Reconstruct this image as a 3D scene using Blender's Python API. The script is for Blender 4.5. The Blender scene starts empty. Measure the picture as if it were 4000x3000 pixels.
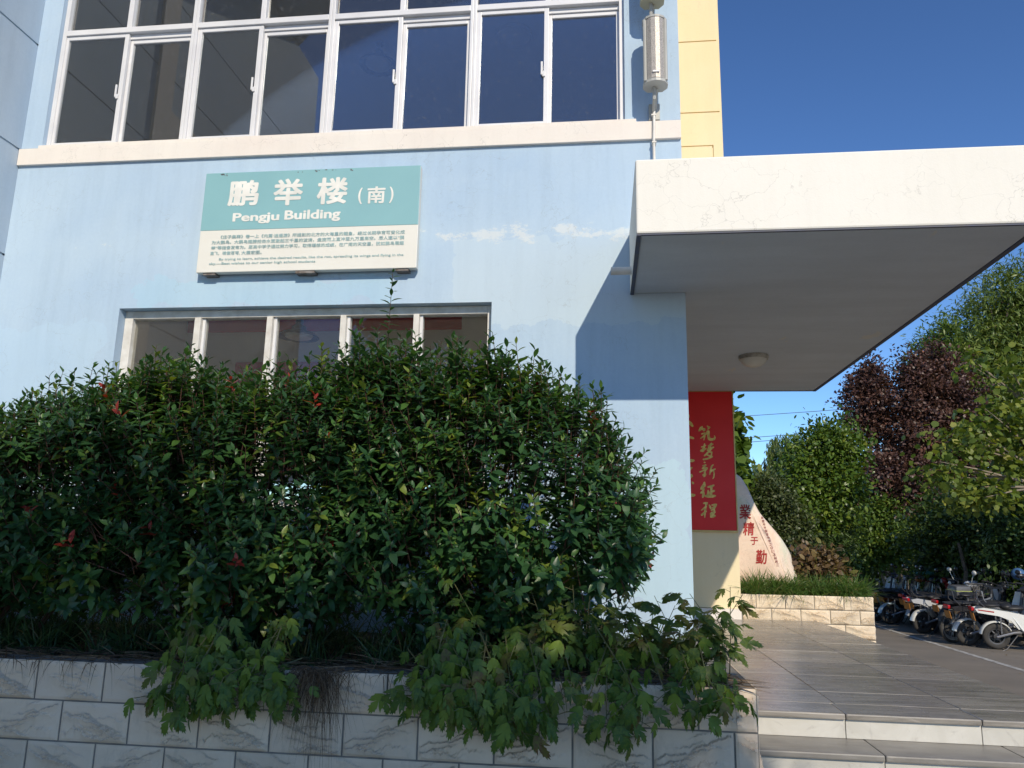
import bpy, bmesh, math, random
import numpy as np
from mathutils import Vector, Matrix
random.seed(7); rng = np.random.default_rng(7)
scene = bpy.context.scene
COL = scene.collection
# ------------------------------------------------------------------ camera
EYE = Vector((0.0, -6.5, 1.65))
YAW, PITCH, ROLL = math.radians(-6.913), math.radians(11.605), math.radians(1.123)
fw = Vector((math.sin(YAW)*math.cos(PITCH), math.cos(YAW)*math.cos(PITCH), math.sin(PITCH)))
rt0 = Vector((math.cos(YAW), -math.sin(YAW), 0)); up0 = rt0.cross(fw)
rt = math.cos(ROLL)*rt0 + math.sin(ROLL)*up0
upv = -math.sin(ROLL)*rt0 + math.cos(ROLL)*up0
cam = bpy.data.cameras.new('camera'); cam.sensor_width = 36.0; cam.lens = 36.0*2996.4/4000.0
cam.clip_start = 0.05; cam.clip_end = 3000
camo = bpy.data.objects.new('camera', cam); COL.objects.link(camo)
camo.matrix_world = Matrix(((rt.x, upv.x, -fw.x, EYE.x), (rt.y, upv.y, -fw.y, EYE.y), (rt.z, upv.z, -fw.z, EYE.z), (0, 0, 0, 1)))
scene.camera = camo
# ------------------------------------------------------------------ sky, sun, exposure
SUN_TO = Vector((0.48, -1.35, 0.94)).normalized()
world = bpy.data.worlds.new('World'); scene.world = world; world.use_nodes = True
wn = world.node_tree
sky = wn.nodes.new('ShaderNodeTexSky'); sky.sky_type = 'NISHITA'; sky.sun_disc = False
sky.sun_elevation = math.asin(SUN_TO.z); sky.sun_rotation = math.atan2(SUN_TO.x, SUN_TO.y)
sky.air_density = 1.0; sky.dust_density = 0.0; sky.ozone_density = 6.5
gam = wn.nodes.new('ShaderNodeGamma'); gam.inputs[1].default_value = 1.22     # deep clear-air blue, the same over the whole sky
wn.links.new(sky.outputs[0], gam.inputs[0]); wn.links.new(gam.outputs[0], wn.nodes['Background'].inputs[0]); wn.nodes['Background'].inputs[1].default_value = 0.068
sun = bpy.data.lights.new('sun', 'SUN'); sun.energy = 2.45; sun.angle = math.radians(0.53); sun.color = (1.0, 0.89, 0.71)
suno = bpy.data.objects.new('sun', sun); COL.objects.link(suno); suno.location = (6, -16, 14)
suno.rotation_euler = (-SUN_TO).to_track_quat('-Z', 'Y').to_euler()
vs = scene.view_settings
scene.display_settings.display_device = 'sRGB'
vs.view_transform = 'Standard'; vs.look = 'None'; vs.gamma = 1.0; vs.exposure = 0.68; vs.use_curve_mapping = False
scene.render.engine = 'CYCLES'
scene.cycles.max_bounces = 7; scene.cycles.diffuse_bounces = 4; scene.cycles.glossy_bounces = 3
scene.cycles.transparent_max_bounces = 16; scene.cycles.transmission_bounces = 4
scene.cycles.use_denoising = True
try: scene.cycles.denoiser = 'OPENIMAGEDENOISE'
except Exception: pass
scene.cycles.sample_clamp_indirect = 6.0

def at(px, py, Y):
    """world point on the plane y=Y seen at photograph pixel (4000x3000)"""
    d = rt*((px-2000)/2996.4) + upv*(-(py-1500)/2996.4) + fw
    t = (Y-EYE.y)/d.y
    return EYE + d*t
# ------------------------------------------------------------------ helpers
class MB:
    def __init__(s): s.v = []; s.f = []
    def add(s, vs_, fs_):
        b = len(s.v); s.v += [tuple(p) for p in vs_]; s.f += [tuple(b+i for i in q) for q in fs_]; return s
    def box(s, x0, x1, y0, y1, z0, z1):
        return s.add([(x0,y0,z0),(x1,y0,z0),(x1,y1,z0),(x0,y1,z0),(x0,y0,z1),(x1,y0,z1),(x1,y1,z1),(x0,y1,z1)],
                     [(0,3,2,1),(4,5,6,7),(0,1,5,4),(1,2,6,5),(2,3,7,6),(3,0,4,7)])
    def bbox(s, x0, x1, y0, y1, z0, z1, b=0.006):
        bm = bmesh.new(); bmesh.ops.create_cube(bm, size=1)
        for v in bm.verts: v.co = ((x0+x1)/2+v.co.x*(x1-x0), (y0+y1)/2+v.co.y*(y1-y0), (z0+z1)/2+v.co.z*(z1-z0))
        bmesh.ops.bevel(bm, geom=list(bm.edges), offset=b, segments=2, profile=0.6, affect='EDGES')
        bm.verts.index_update(); s.add([v.co[:] for v in bm.verts], [[v.index for v in f.verts] for f in bm.faces]); bm.free(); return s
    def quad(s, a, b, c, d): return s.add([a, b, c, d], [(0,1,2,3)])
    def tube(s, pts, r, n=6, caps=True):
        pts = [Vector(p) for p in pts]; m = len(pts)
        rs = r if hasattr(r, '__len__') else [r]*m
        base = len(s.v); prev = None
        for i, p in enumerate(pts):
            t = (pts[min(i+1,m-1)]-pts[max(i-1,0)])
            if t.length < 1e-9: t = Vector((0,0,1))
            t.normalize()
            if prev is None: u = t.orthogonal().normalized()
            else:
                u = prev - t*prev.dot(t)
                u = u.normalized() if u.length > 1e-6 else t.orthogonal().normalized()
            prev = u; w = t.cross(u)
            for k in range(n):
                a = 2*math.pi*k/n
                s.v.append(tuple(p+(u*math.cos(a)+w*math.sin(a))*rs[i]))
        for i in range(m-1):
            for k in range(n):
                s.f.append((base+i*n+k, base+i*n+(k+1)%n, base+(i+1)*n+(k+1)%n, base+(i+1)*n+k))
        if caps:
            s.f.append(tuple(base+k for k in reversed(range(n)))); s.f.append(tuple(base+(m-1)*n+k for k in range(n)))
        return s
    def lathe(s, prof, c, axis='z', n=16):
        """prof: (radius, height along the axis)"""
        base = len(s.v); c = Vector(c)
        for r, h in prof:
            for k in range(n):
                a = 2*math.pi*k/n; p, q = r*math.cos(a), r*math.sin(a)
                s.v.append(tuple(c+Vector({'z':(p,q,h),'y':(p,h,q),'x':(h,p,q)}[axis])))
        for i in range(len(prof)-1):
            for k in range(n):
                s.f.append((base+i*n+k, base+i*n+(k+1)%n, base+(i+1)*n+(k+1)%n, base+(i+1)*n+k))
        return s
    def prism(s, poly, y0, y1):
        n = len(poly)
        return s.add([(x,y0,z) for x,z in poly]+[(x,y1,z) for x,z in poly],
                     [tuple(range(n)), tuple(range(2*n-1,n-1,-1))]+[(i,i+n,(i+1)%n+n,(i+1)%n) for i in range(n)])
    def ball(s, c, r, nu=12, nv=8):
        prof = [(max(1e-4,math.sin(math.pi*i/nv)), -math.cos(math.pi*i/nv)) for i in range(nv+1)]
        base = len(s.v)
        for q, h in prof:
            for k in range(nu):
                a = 2*math.pi*k/nu; s.v.append((c[0]+r[0]*q*math.cos(a), c[1]+r[1]*q*math.sin(a), c[2]+r[2]*h))
        for i in range(nv):
            for k in range(nu): s.f.append((base+i*nu+k, base+i*nu+(k+1)%nu, base+(i+1)*nu+(k+1)%nu, base+(i+1)*nu+k))
        return s
    def mesh(s, name, smooth=False):
        me = bpy.data.meshes.new(name); me.from_pydata(s.v, [], s.f); me.update()
        if smooth: me.shade_smooth() if hasattr(me,'shade_smooth') else None
        if smooth and hasattr(me,'set_sharp_from_angle'): me.set_sharp_from_angle(angle=math.radians(40))
        return me
    def build(s, name, mat, parent=None, smooth=False):
        bm = bmesh.new(); me = s.mesh(name)
        bm.from_mesh(me); bmesh.ops.recalc_face_normals(bm, faces=bm.faces); bm.to_mesh(me); bm.free()
        if smooth: me.shade_smooth(); me.set_sharp_from_angle(angle=math.radians(40))
        return link(name, me, mat, parent)
def link(name, me, mat, parent=None):
    o = bpy.data.objects.new(name, me); COL.objects.link(o)
    if mat is not None and len(me.materials) == 0: me.materials.append(mat)
    if parent is not None: attach(o, parent)
    return o
def attach(o, parent):
    o.parent = parent
    if parent.parent is None and not parent.get('local'): o.matrix_parent_inverse = parent.matrix_basis.inverted()
def thing(name, label, cat, loc=(0,0,0), rz=0.0, group=None, local=False):
    e = bpy.data.objects.new(name, None); COL.objects.link(e); e.empty_display_size = 0.1
    e.matrix_basis = Matrix.Translation(loc) @ Matrix.Rotation(rz, 4, 'Z')
    tag(e, label, cat, group)
    if local: e['local'] = 1
    return e
def tag(o, label, cat, group=None):
    o['label'] = label; o['category'] = cat
    if group: o['group'] = group
    return o
def struct(o): o['kind'] = 'structure'; return o
def stuff(o): o['kind'] = 'stuff'; return o
# ------------------------------------------------------------------ materials
def newmat(name):
    m = bpy.data.materials.new(name); m.use_nodes = True
    return m, m.node_tree.nodes, m.node_tree.links, m.node_tree.nodes['Principled BSDF']
def ND(nodes, t, **kw):
    n = nodes.new(t)
    for k, v in kw.items():
        if k in n.inputs: n.inputs[k].default_value = v
        else: setattr(n, k, v)
    return n
def RAMP(nodes, links, src, stops):
    r = nodes.new('ShaderNodeValToRGB'); e = r.color_ramp.elements
    while len(e) < len(stops): e.new(0.5)
    for i, (p, c) in enumerate(stops):
        e[i].position = p; e[i].color = (c, c, c, 1) if not hasattr(c, '__len__') else (*c, 1)
    links.new(src, r.inputs[0]); return r
def MIX(nodes, links, fac, a, b, mode='MIX'):
    m = nodes.new('ShaderNodeMix'); m.data_type = 'RGBA'; m.blend_type = mode
    for i, x in ((0, fac), (6, a), (7, b)):
        if hasattr(x, 'links') or hasattr(x, 'is_linked'): links.new(x, m.inputs[i])
        elif i == 0: m.inputs[0].default_value = x
        else: m.inputs[i].default_value = (*x, 1)
    return m.outputs[2]
def MATH(nodes, links, op, a, b=None, c=None):
    m = nodes.new('ShaderNodeMath'); m.operation = op; m.use_clamp = False
    for i, x in enumerate((a, b, c)):
        if x is None: continue
        if hasattr(x, 'is_linked'): links.new(x, m.inputs[i])
        else: m.inputs[i].default_value = x
    return m.outputs[0]
def NOISE(n, l, vec, scale, detail=4, rough=0.55, dist=0.0):
    t = ND(n, 'ShaderNodeTexNoise', Scale=scale, Detail=detail, Roughness=rough, Distortion=dist)
    if vec is not None: l.new(vec, t.inputs['Vector'])
    return t.outputs[0]
def MAPV(n, l, vec, scale=(1,1,1), loc=(0,0,0), rot=(0,0,0)):
    m = n.new('ShaderNodeMapping'); m.inputs['Scale'].default_value = scale; m.inputs['Location'].default_value = loc; m.inputs['Rotation'].default_value = rot
    l.new(vec, m.inputs[0]); return m.outputs[0]
def BUMP(n, l, b, h, strength, dist=0.01):
    x = ND(n, 'ShaderNodeBump', Strength=strength, Distance=dist); l.new(h, x.inputs['Height']); l.new(x.outputs[0], b.inputs['Normal'])
def M(name, col, rough=0.6, metal=0.0, col2=None, scale=6.0, bump=0.0, bscale=80.0, spec=0.5, coat=0.0, objrand=0.0):
    m, n, l, b = newmat(name)
    tc = n.new('ShaderNodeTexCoord').outputs['Object']
    b.inputs['Roughness'].default_value = rough; b.inputs['Metallic'].default_value = metal
    b.inputs['Specular IOR Level'].default_value = spec; b.inputs['Coat Weight'].default_value = coat
    c2 = col2 if col2 is not None else tuple(x*0.8 for x in col)
    f = RAMP(n, l, NOISE(n, l, tc, scale, 5), [(0.32, 0.0), (0.68, 1.0)]).outputs[0]
    c = MIX(n, l, f, col, c2)
    if objrand:
        oi = n.new('ShaderNodeObjectInfo').outputs['Random']
        k = MATH(n, l, 'MULTIPLY_ADD', oi, objrand, 1.0-objrand/2)
        hs = n.new('ShaderNodeHueSaturation'); l.new(c, hs.inputs['Color']); l.new(k, hs.inputs['Value']); c = hs.outputs[0]
    l.new(c, b.inputs['Base Color'])
    rr = MATH(n, l, 'MULTIPLY_ADD', f, 0.12, rough-0.06); l.new(rr, b.inputs['Roughness'])
    if bump: BUMP(n, l, b, NOISE(n, l, tc, bscale, 4), bump, 0.004)
    return m
def plaster(name, col, fade, peel_z=None, stain=0.5, crack=0.0, patch=None, peelcol=(0.74,0.74,0.70), rough=0.85, flake=None):
    """weathered painted render; peel_z = (low, high) height band where the paint has flaked"""
    m, n, l, b = newmat(name)
    pos = n.new('ShaderNodeNewGeometry').outputs['Position']
    sep = n.new('ShaderNodeSeparateXYZ'); l.new(pos, sep.inputs[0])
    big = RAMP(n, l, NOISE(n, l, pos, 0.55, 5, 0.6), [(0.35, 0.0), (0.7, 1.0)]).outputs[0]
    c = MIX(n, l, big, col, fade)
    st = MAPV(n, l, pos, (3.2, 3.2, 0.28))
    streak = RAMP(n, l, NOISE(n, l, st, 2.2, 7, 0.68), [(0.46, 0.0), (0.74, 1.0)]).outputs[0]
    c = MIX(n, l, MATH(n, l, 'MULTIPLY', streak, 0.35*stain), c, tuple(x*0.72 for x in col))
    fine = NOISE(n, l, pos, 34.0, 6, 0.7)
    c = MIX(n, l, 0.10, c, fine, 'OVERLAY')
    if patch:
        for (x0, x1, z0, z1, cc, amt) in patch:
            wob = MATH(n, l, 'MULTIPLY_ADD', NOISE(n, l, pos, 3.0, 5), 0.5, -0.25)
            ax = MATH(n, l, 'ADD', sep.outputs[0], wob); az = MATH(n, l, 'ADD', sep.outputs[2], wob)
            mx = MATH(n, l, 'MULTIPLY', MATH(n, l, 'GREATER_THAN', ax, x0), MATH(n, l, 'LESS_THAN', ax, x1))
            mz = MATH(n, l, 'MULTIPLY', MATH(n, l, 'GREATER_THAN', az, z0), MATH(n, l, 'LESS_THAN', az, z1))
            soft = MATH(n, l, 'MULTIPLY', MATH(n, l, 'MULTIPLY', mx, mz), amt)
            c = MIX(n, l, soft, c, cc)
    h = NOISE(n, l, pos, 90.0, 5, 0.6)
    if flake:
        fl = RAMP(n, l, NOISE(n, l, MAPV(n, l, pos, (1.0,0.45,1.0)), flake[0], 7, 0.62), [(flake[1], 0.0), (flake[1]+0.012, 1.0)]).outputs[0]
        c = MIX(n, l, MATH(n, l, 'MULTIPLY', fl, 0.6), c, flake[2])
        sm = RAMP(n, l, NOISE(n, l, MAPV(n, l, pos, (0.5,2.5,1.0)), 1.6, 6, 0.6), [(0.4, 0.0), (0.75, 1.0)]).outputs[0]
        c = MIX(n, l, MATH(n, l, 'MULTIPLY', sm, 0.4), c, tuple(x*0.7 for x in col))
    if peel_z:
        band = ND(n, 'ShaderNodeMapRange', interpolation_type='SMOOTHSTEP'); l.new(sep.outputs[2], band.inputs[0])
        band.inputs[1].default_value = peel_z[0]; band.inputs[2].default_value = (peel_z[0]+peel_z[1])/2
        band2 = ND(n, 'ShaderNodeMapRange', interpolation_type='SMOOTHSTEP'); l.new(sep.outputs[2], band2.inputs[0])
        band2.inputs[1].default_value = peel_z[1]; band2.inputs[2].default_value = (peel_z[0]+peel_z[1])/2
        bb = MATH(n, l, 'MULTIPLY', band.outputs[0], band2.outputs[0])
        pn = NOISE(n, l, MAPV(n, l, pos, (1.0, 1, 1.7), (0, 0, 0)), 3.4, 10, 0.76)
        pk = MATH(n, l, 'MULTIPLY_ADD', bb, 0.26, pn)
        gx = RAMP(n, l, MATH(n, l, 'MULTIPLY_ADD', sep.outputs[0], 1/6.6, 5.84/6.6), [(0.08,0.0),(0.16,0.55),(0.30,0.6),(0.36,0.0),(0.60,0.0),(0.66,1.0),(0.90,1.0),(0.98,0.7)]).outputs[0]
        pk = MATH(n, l, 'ADD', pk, MATH(n, l, 'MULTIPLY_ADD', gx, 0.14, -0.12))
        peel = RAMP(n, l, pk, [(0.765, 0.0), (0.83, 1.0)]).outputs[0]
        halo = RAMP(n, l, pk, [(0.52, 0.0), (0.80, 1.0)]).outputs[0]
        c = MIX(n, l, MATH(n, l, 'MULTIPLY', halo, 0.35), c, fade)
        c = MIX(n, l, MATH(n, l, 'MULTIPLY', peel, 0.52), c, peelcol)
        h = MIX(n, l, 0.5, h, peel)
    if crack:
        vor = ND(n, 'ShaderNodeTexVoronoi', feature='DISTANCE_TO_EDGE', Scale=4.2)
        wv = n.new('ShaderNodeVectorMath'); wv.operation = 'MULTIPLY_ADD'
        nz = ND(n, 'ShaderNodeTexNoise', Scale=3.5, Detail=6.0); l.new(pos, nz.inputs['Vector'])
        l.new(nz.outputs[1], wv.inputs[0]); wv.inputs[1].default_value = (0.55, 0.55, 0.55); l.new(pos, wv.inputs[2]); l.new(wv.outputs[0], vor.inputs['Vector'])
        ln = RAMP(n, l, vor.outputs[0], [(0.0, 1.0), (0.009, 0.0)]).outputs[0]
        gate = RAMP(n, l, NOISE(n, l, pos, 1.3, 3), [(0.45, 0.0), (0.6, 1.0)]).outputs[0]
        c = MIX(n, l, MATH(n, l, 'MULTIPLY', MATH(n, l, 'MULTIPLY', ln, gate), crack), c, (0.16, 0.15, 0.14))
    l.new(c, b.inputs['Base Color']); b.inputs['Roughness'].default_value = rough; b.inputs['Specular IOR Level'].default_value = 0.25
    BUMP(n, l, b, h, 0.22, 0.004)
    return m
def leafmat(name, stops, attr=None, trans=0.28, rough=0.42, spec=0.45, vein=False):
    """leaf: colour from a per-leaf value (attribute or object random) through a ramp"""
    m, n, l, b = newmat(name)
    if attr: src = ND(n, 'ShaderNodeAttribute', attribute_name=attr).outputs['Fac']
    else: src = n.new('ShaderNodeObjectInfo').outputs['Random']
    c = RAMP(n, l, src, stops).outputs[0]
    tc = n.new('ShaderNodeTexCoord').outputs['Object']
    if vein: c = MIX(n, l, MATH(n, l, 'MULTIPLY', RAMP(n, l, NOISE(n, l, tc, 5.0, 5, 0.7), [(0.42, 0.0), (0.7, 1.0)]).outputs[0], 0.75), c, (0.15, 0.20, 0.02))
    l.new(c, b.inputs['Base Color']); b.inputs['Roughness'].default_value = rough; b.inputs['Specular IOR Level'].default_value = spec
    t = n.new('ShaderNodeBsdfTranslucent')
    tcx = MIX(n, l, 1.0, c, (1.9, 1.75, 0.7), 'MULTIPLY'); l.new(tcx, t.inputs[0])
    mx = n.new('ShaderNodeMixShader'); mx.inputs[0].default_value = trans
    l.new(b.outputs[0], mx.inputs[1]); l.new(t.outputs[0], mx.inputs[2]); l.new(mx.outputs[0], n['Material Output'].inputs[0])
    return m
def glass(name, tint, refl=1.0, dirt=0.04, ior=1.6):
    m, n, l, b = newmat(name); n.remove(b)
    fr = ND(n, 'ShaderNodeFresnel', IOR=ior)
    k = MATH(n, l, 'MULTIPLY', fr.outputs[0], refl); k = MATH(n, l, 'MINIMUM', k, 1.0)
    tr = n.new('ShaderNodeBsdfTransparent'); tr.inputs[0].default_value = (*tint, 1)
    gl = ND(n, 'ShaderNodeBsdfGlossy', Roughness=0.015); gl.inputs[0].default_value = (0.95, 0.97, 1.0, 1)
    mx = n.new('ShaderNodeMixShader'); l.new(k, mx.inputs[0]); l.new(tr.outputs[0], mx.inputs[1]); l.new(gl.outputs[0], mx.inputs[2])
    pos = n.new('ShaderNodeNewGeometry').outputs['Position']
    df = n.new('ShaderNodeBsdfDiffuse'); df.inputs[0].default_value = (0.5, 0.48, 0.44, 1)
    dn = RAMP(n, l, NOISE(n, l, pos, 26.0, 8, 0.75), [(0.58, 0.0), (0.78, 1.0)]).outputs[0]
    dk = MATH(n, l, 'MULTIPLY_ADD', dn, dirt*2.5, dirt*0.35)
    m2 = n.new('ShaderNodeMixShader'); l.new(dk, m2.inputs[0]); l.new(mx.outputs[0], m2.inputs[1]); l.new(df.outputs[0], m2.inputs[2])
    l.new(m2.outputs[0], n['Material Output'].inputs[0])
    return m
def cells(x0, x1, z0, z1, holes):
    xs = sorted({x0, x1, *[h[0] for h in holes], *[h[1] for h in holes]}); zs = sorted({z0, z1, *[h[2] for h in holes], *[h[3] for h in holes]})
    for i in range(len(xs)-1):
        for j in range(len(zs)-1):
            cx, cz = (xs[i]+xs[i+1])/2, (zs[j]+zs[j+1])/2
            if not any(h[0] < cx < h[1] and h[2] < cz < h[3] for h in holes): yield xs[i], xs[i+1], zs[j], zs[j+1]
def holed_wall(x0, x1, z0, z1, yf, yb, holes, grooves=(), T=lambda x, y, z: (x, y, z)):
    """wall face at yf, back at yb; holes go through, grooves (x0,x1,z0,z1,depth) are recessed slots"""
    s = MB(); allh = list(holes)+[g[:4] for g in grooves]
    sg = 1 if yb > yf else -1
    for a, b, c, d in cells(x0, x1, z0, z1, allh): s.quad(T(a,yf,c), T(b,yf,c), T(b,yf,d), T(a,yf,d))
    for a, b, c, d in cells(x0, x1, z0, z1, holes): s.quad(T(a,yb,c), T(b,yb,c), T(b,yb,d), T(a,yb,d))
    for h in allh:
        e = yb if len(h) == 4 and h in list(holes) else None
        dep = yb if h in list(holes) else yf+sg*[g for g in grooves if g[:4] == h][0][4]
        a, b, c, d = h
        s.quad(T(a,yf,c), T(a,dep,c), T(a,dep,d), T(a,yf,d)); s.quad(T(b,yf,c), T(b,dep,c), T(b,dep,d), T(b,yf,d))
        s.quad(T(a,yf,c), T(b,yf,c), T(b,dep,c), T(a,dep,c)); s.quad(T(a,yf,d), T(b,yf,d), T(b,dep,d), T(a,dep,d))
        if h not in list(holes): s.quad(T(a,dep,c), T(b,dep,c), T(b,dep,d), T(a,dep,d))
    for a, b in (((x0,z0),(x0,z1)), ((x1,z0),(x1,z1)), ((x0,z1),(x1,z1)), ((x0,z0),(x1,z0))):
        s.quad(T(a[0],yf,a[1]), T(b[0],yf,b[1]), T(b[0],yb,b[1]), T(a[0],yb,a[1]))
    return s
_dg = None
def lettering(name, body, rect, y, mat, parent, bold=0.0, shear=0.0, fit=True, depth=0.003, facing='-y'):
    """flat letters fitted to the rectangle (x0,x1,z0,z1) on the plane y, facing -y"""
    cu = bpy.data.curves.new('lettering', 'FONT'); cu.body = body; cu.size = 1.0; cu.shear = shear; cu.resolution_u = 4
    cu.extrude = 0.0; cu.fill_mode = 'FRONT'
    to = bpy.data.objects.new('lettering_source', cu); COL.objects.link(to)
    dg = bpy.context.evaluated_depsgraph_get(); dg.update()
    me0 = bpy.data.meshes.new_from_object(to.evaluated_get(dg))
    bpy.data.objects.remove(to); bpy.data.curves.remove(cu)
    nv = len(me0.vertices); co = np.zeros(nv*3); me0.vertices.foreach_get('co', co); co = co.reshape(-1, 3)
    fs = [tuple(p.vertices) for p in me0.polygons]; bpy.data.meshes.remove(me0)
    # strokes are thickened by overlaying shifted copies a hair apart
    sh = [(0, 0)] if bold <= 0 else [(0, 0)]+[(bold*math.cos(a), bold*math.sin(a)) for a in np.arange(8)*math.pi/4]
    co = np.concatenate([co+np.array([dx, dy, 0]) for dx, dy in sh]); lay = np.repeat(np.arange(len(sh)), nv)
    fs = [tuple(i+k*nv for i in f) for k in range(len(sh)) for f in fs]; nv = len(co)
    me = bpy.data.meshes.new(name); me.from_pydata([tuple(v) for v in co], [], fs)
    mn, mx = co[:, :2].min(0), co[:, :2].max(0); x0, x1, z0, z1 = rect
    u = (co[:, 0]-mn[0])/max(1e-6, mx[0]-mn[0]); w = (co[:, 1]-mn[1])/max(1e-6, mx[1]-mn[1])
    yy = (y(x0+u*(x1-x0), z0+w*(z1-z0)) if callable(y) else np.full(nv, y))-lay*0.00012
    out = np.stack([x0+u*(x1-x0), yy, z0+w*(z1-z0)], 1)
    me.vertices.foreach_set('co', out.ravel()); me.update(); me.materials.clear()
    return link(name, me, mat, parent)
# leaf-array meshes
def frames(d, nh):
    X = d/np.linalg.norm(d, axis=1, keepdims=True)
    Y = np.cross(nh, X); L = np.linalg.norm(Y, axis=1, keepdims=True); Y = Y/np.maximum(L, 1e-6); Z = np.cross(X, Y)
    return np.stack([X, Y, Z], 2)   # columns
def leaf_template(hw=0.21, fold=0.28, droop=0.22, st=((0,.03),(.14,.5),(.38,.95),(.62,.92),(.84,.5),(1,0.0))):
    v = []; f = []
    for t, w in st:
        z = -droop*t*t
        v += [(t, 0, z), (t, hw*w, z+fold*hw*w), (t, -hw*w, z+fold*hw*w)]
    for i in range(len(st)-1):
        a, b = 3*i, 3*i+3
        f += [(a, b, b+1, a+1), (a, a+2, b+2, b)]
    return np.array(v, float), f
def array_mesh(name, tv, tf, P, Rm, S, vals=None):
    n = len(P); nv = len(tv)
    V = (np.einsum('nij,vj->nvi', Rm, tv)*np.asarray(S)[:, None, None]+P[:, None, :]).reshape(-1, 3)
    sizes = np.array([len(q) for q in tf]); flat = np.array([i for q in tf for i in q])
    idx = (flat[None, :]+(np.arange(n)*nv)[:, None]).ravel(); tot = np.tile(sizes, n)
    me = bpy.data.meshes.new(name); me.vertices.add(len(V)); me.vertices.foreach_set('co', V.ravel().astype(np.float32))
    me.loops.add(len(idx)); me.loops.foreach_set('vertex_index', idx.astype(np.int32))
    me.polygons.add(len(tot)); st = np.concatenate([[0], np.cumsum(tot)[:-1]])
    me.polygons.foreach_set('loop_start', st.astype(np.int32))
    me.update(calc_edges=True); me.validate()
    if vals is not None:
        a = me.attributes.new('tint', 'FLOAT', 'POINT'); a.data.foreach_set('value', np.repeat(vals, nv).astype(np.float32))
    me.shade_smooth()
    return me
def template_mesh(name, tv, tf):
    me = bpy.data.meshes.new(name); me.from_pydata([tuple(v) for v in tv], [], tf); me.update(); me.shade_smooth(); return me
def unit(v): return v/np.maximum(np.linalg.norm(v, axis=-1, keepdims=True), 1e-9)
# ------------------------------------------------------------------ material set
blue = plaster('blue_render', (0.40,0.53,0.68), (0.485,0.605,0.715), (4.12,4.66), 0.8, 0.3,
   patch=[(-1.35,0.9,3.55,4.35,(0.56,0.66,0.72),0.45), (-4.4,-1.9,3.75,4.0,(0.36,0.62,0.76),0.28), (-6,-4.7,2.5,3.6,(0.46,0.62,0.76),0.35), (0.1,0.72,1.2,2.3,(0.50,0.70,0.76),0.4)])
wingm = plaster('wing_render', (0.42,0.53,0.65), (0.50,0.58,0.66), None, 0.8, 0.1)
cream = plaster('cream_render', (0.80,0.775,0.71), (0.84,0.815,0.76), None, 0.35, 0.38)
bandm = plaster('white_band_paint', (0.80,0.76,0.70), (0.76,0.68,0.62), None, 0.6, 0.45)
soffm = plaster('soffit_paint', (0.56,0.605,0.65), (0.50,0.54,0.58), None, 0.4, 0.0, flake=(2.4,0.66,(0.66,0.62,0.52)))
yell = plaster('yellow_render', (0.79,0.65,0.40), (0.82,0.71,0.49), None, 0.4, 0.2)
driptrim = M('dark_blue_trim', (0.035,0.05,0.11), 0.6, col2=(0.09,0.09,0.10), scale=14)
alum = M('white_aluminium', (0.74,0.74,0.75), 0.35, col2=(0.64,0.64,0.66), scale=3, spec=0.6)
alumw = M('white_painted_frame', (0.76,0.74,0.70), 0.5, col2=(0.58,0.55,0.50), scale=9, bump=0.1)
gl_up = glass('tinted_glass', (0.68,0.71,0.74), 2.3, 0.09, 1.55)
gl_lo = glass('dusty_glass', (0.95,0.95,0.93), 0.85, 0.065, 1.5)
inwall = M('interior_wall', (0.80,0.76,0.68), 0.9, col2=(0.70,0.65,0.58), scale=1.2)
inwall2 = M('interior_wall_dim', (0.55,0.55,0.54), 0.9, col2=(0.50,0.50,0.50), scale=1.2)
floorm = M('interior_floor', (0.72,0.68,0.60), 0.4)
redm = M('red_panel', (0.72,0.012,0.014), 0.45, col2=(0.64,0.010,0.012), scale=2.2, spec=0.4)
redcloth = M('red_cloth', (0.55,0.03,0.035), 0.8, col2=(0.45,0.025,0.03), scale=6)
gold = M('gold_paint', (0.90,0.68,0.20), 0.45, col2=(0.50,0.34,0.06), scale=20)
goldframe = M('gold_frame', (0.55,0.40,0.16), 0.4, metal=0.3)
asphalt = M('asphalt', (0.20,0.172,0.138), 0.9, col2=(0.155,0.135,0.11), scale=1.4, bump=0.5, bscale=160)
concrete = M('concrete_ground', (0.50,0.44,0.36), 0.9, col2=(0.42,0.37,0.30), scale=0.8, bump=0.3, bscale=60)
linep = M('road_paint', (0.55,0.54,0.50), 0.75, col2=(0.20,0.19,0.18), scale=9)
mortar = M('mortar', (0.24,0.22,0.19), 0.95, col2=(0.16,0.15,0.13), scale=14, bump=0.4)
soil = M('soil', (0.055,0.038,0.026), 0.95, col2=(0.03,0.022,0.016), scale=18, bump=0.8, bscale=40)
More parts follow.
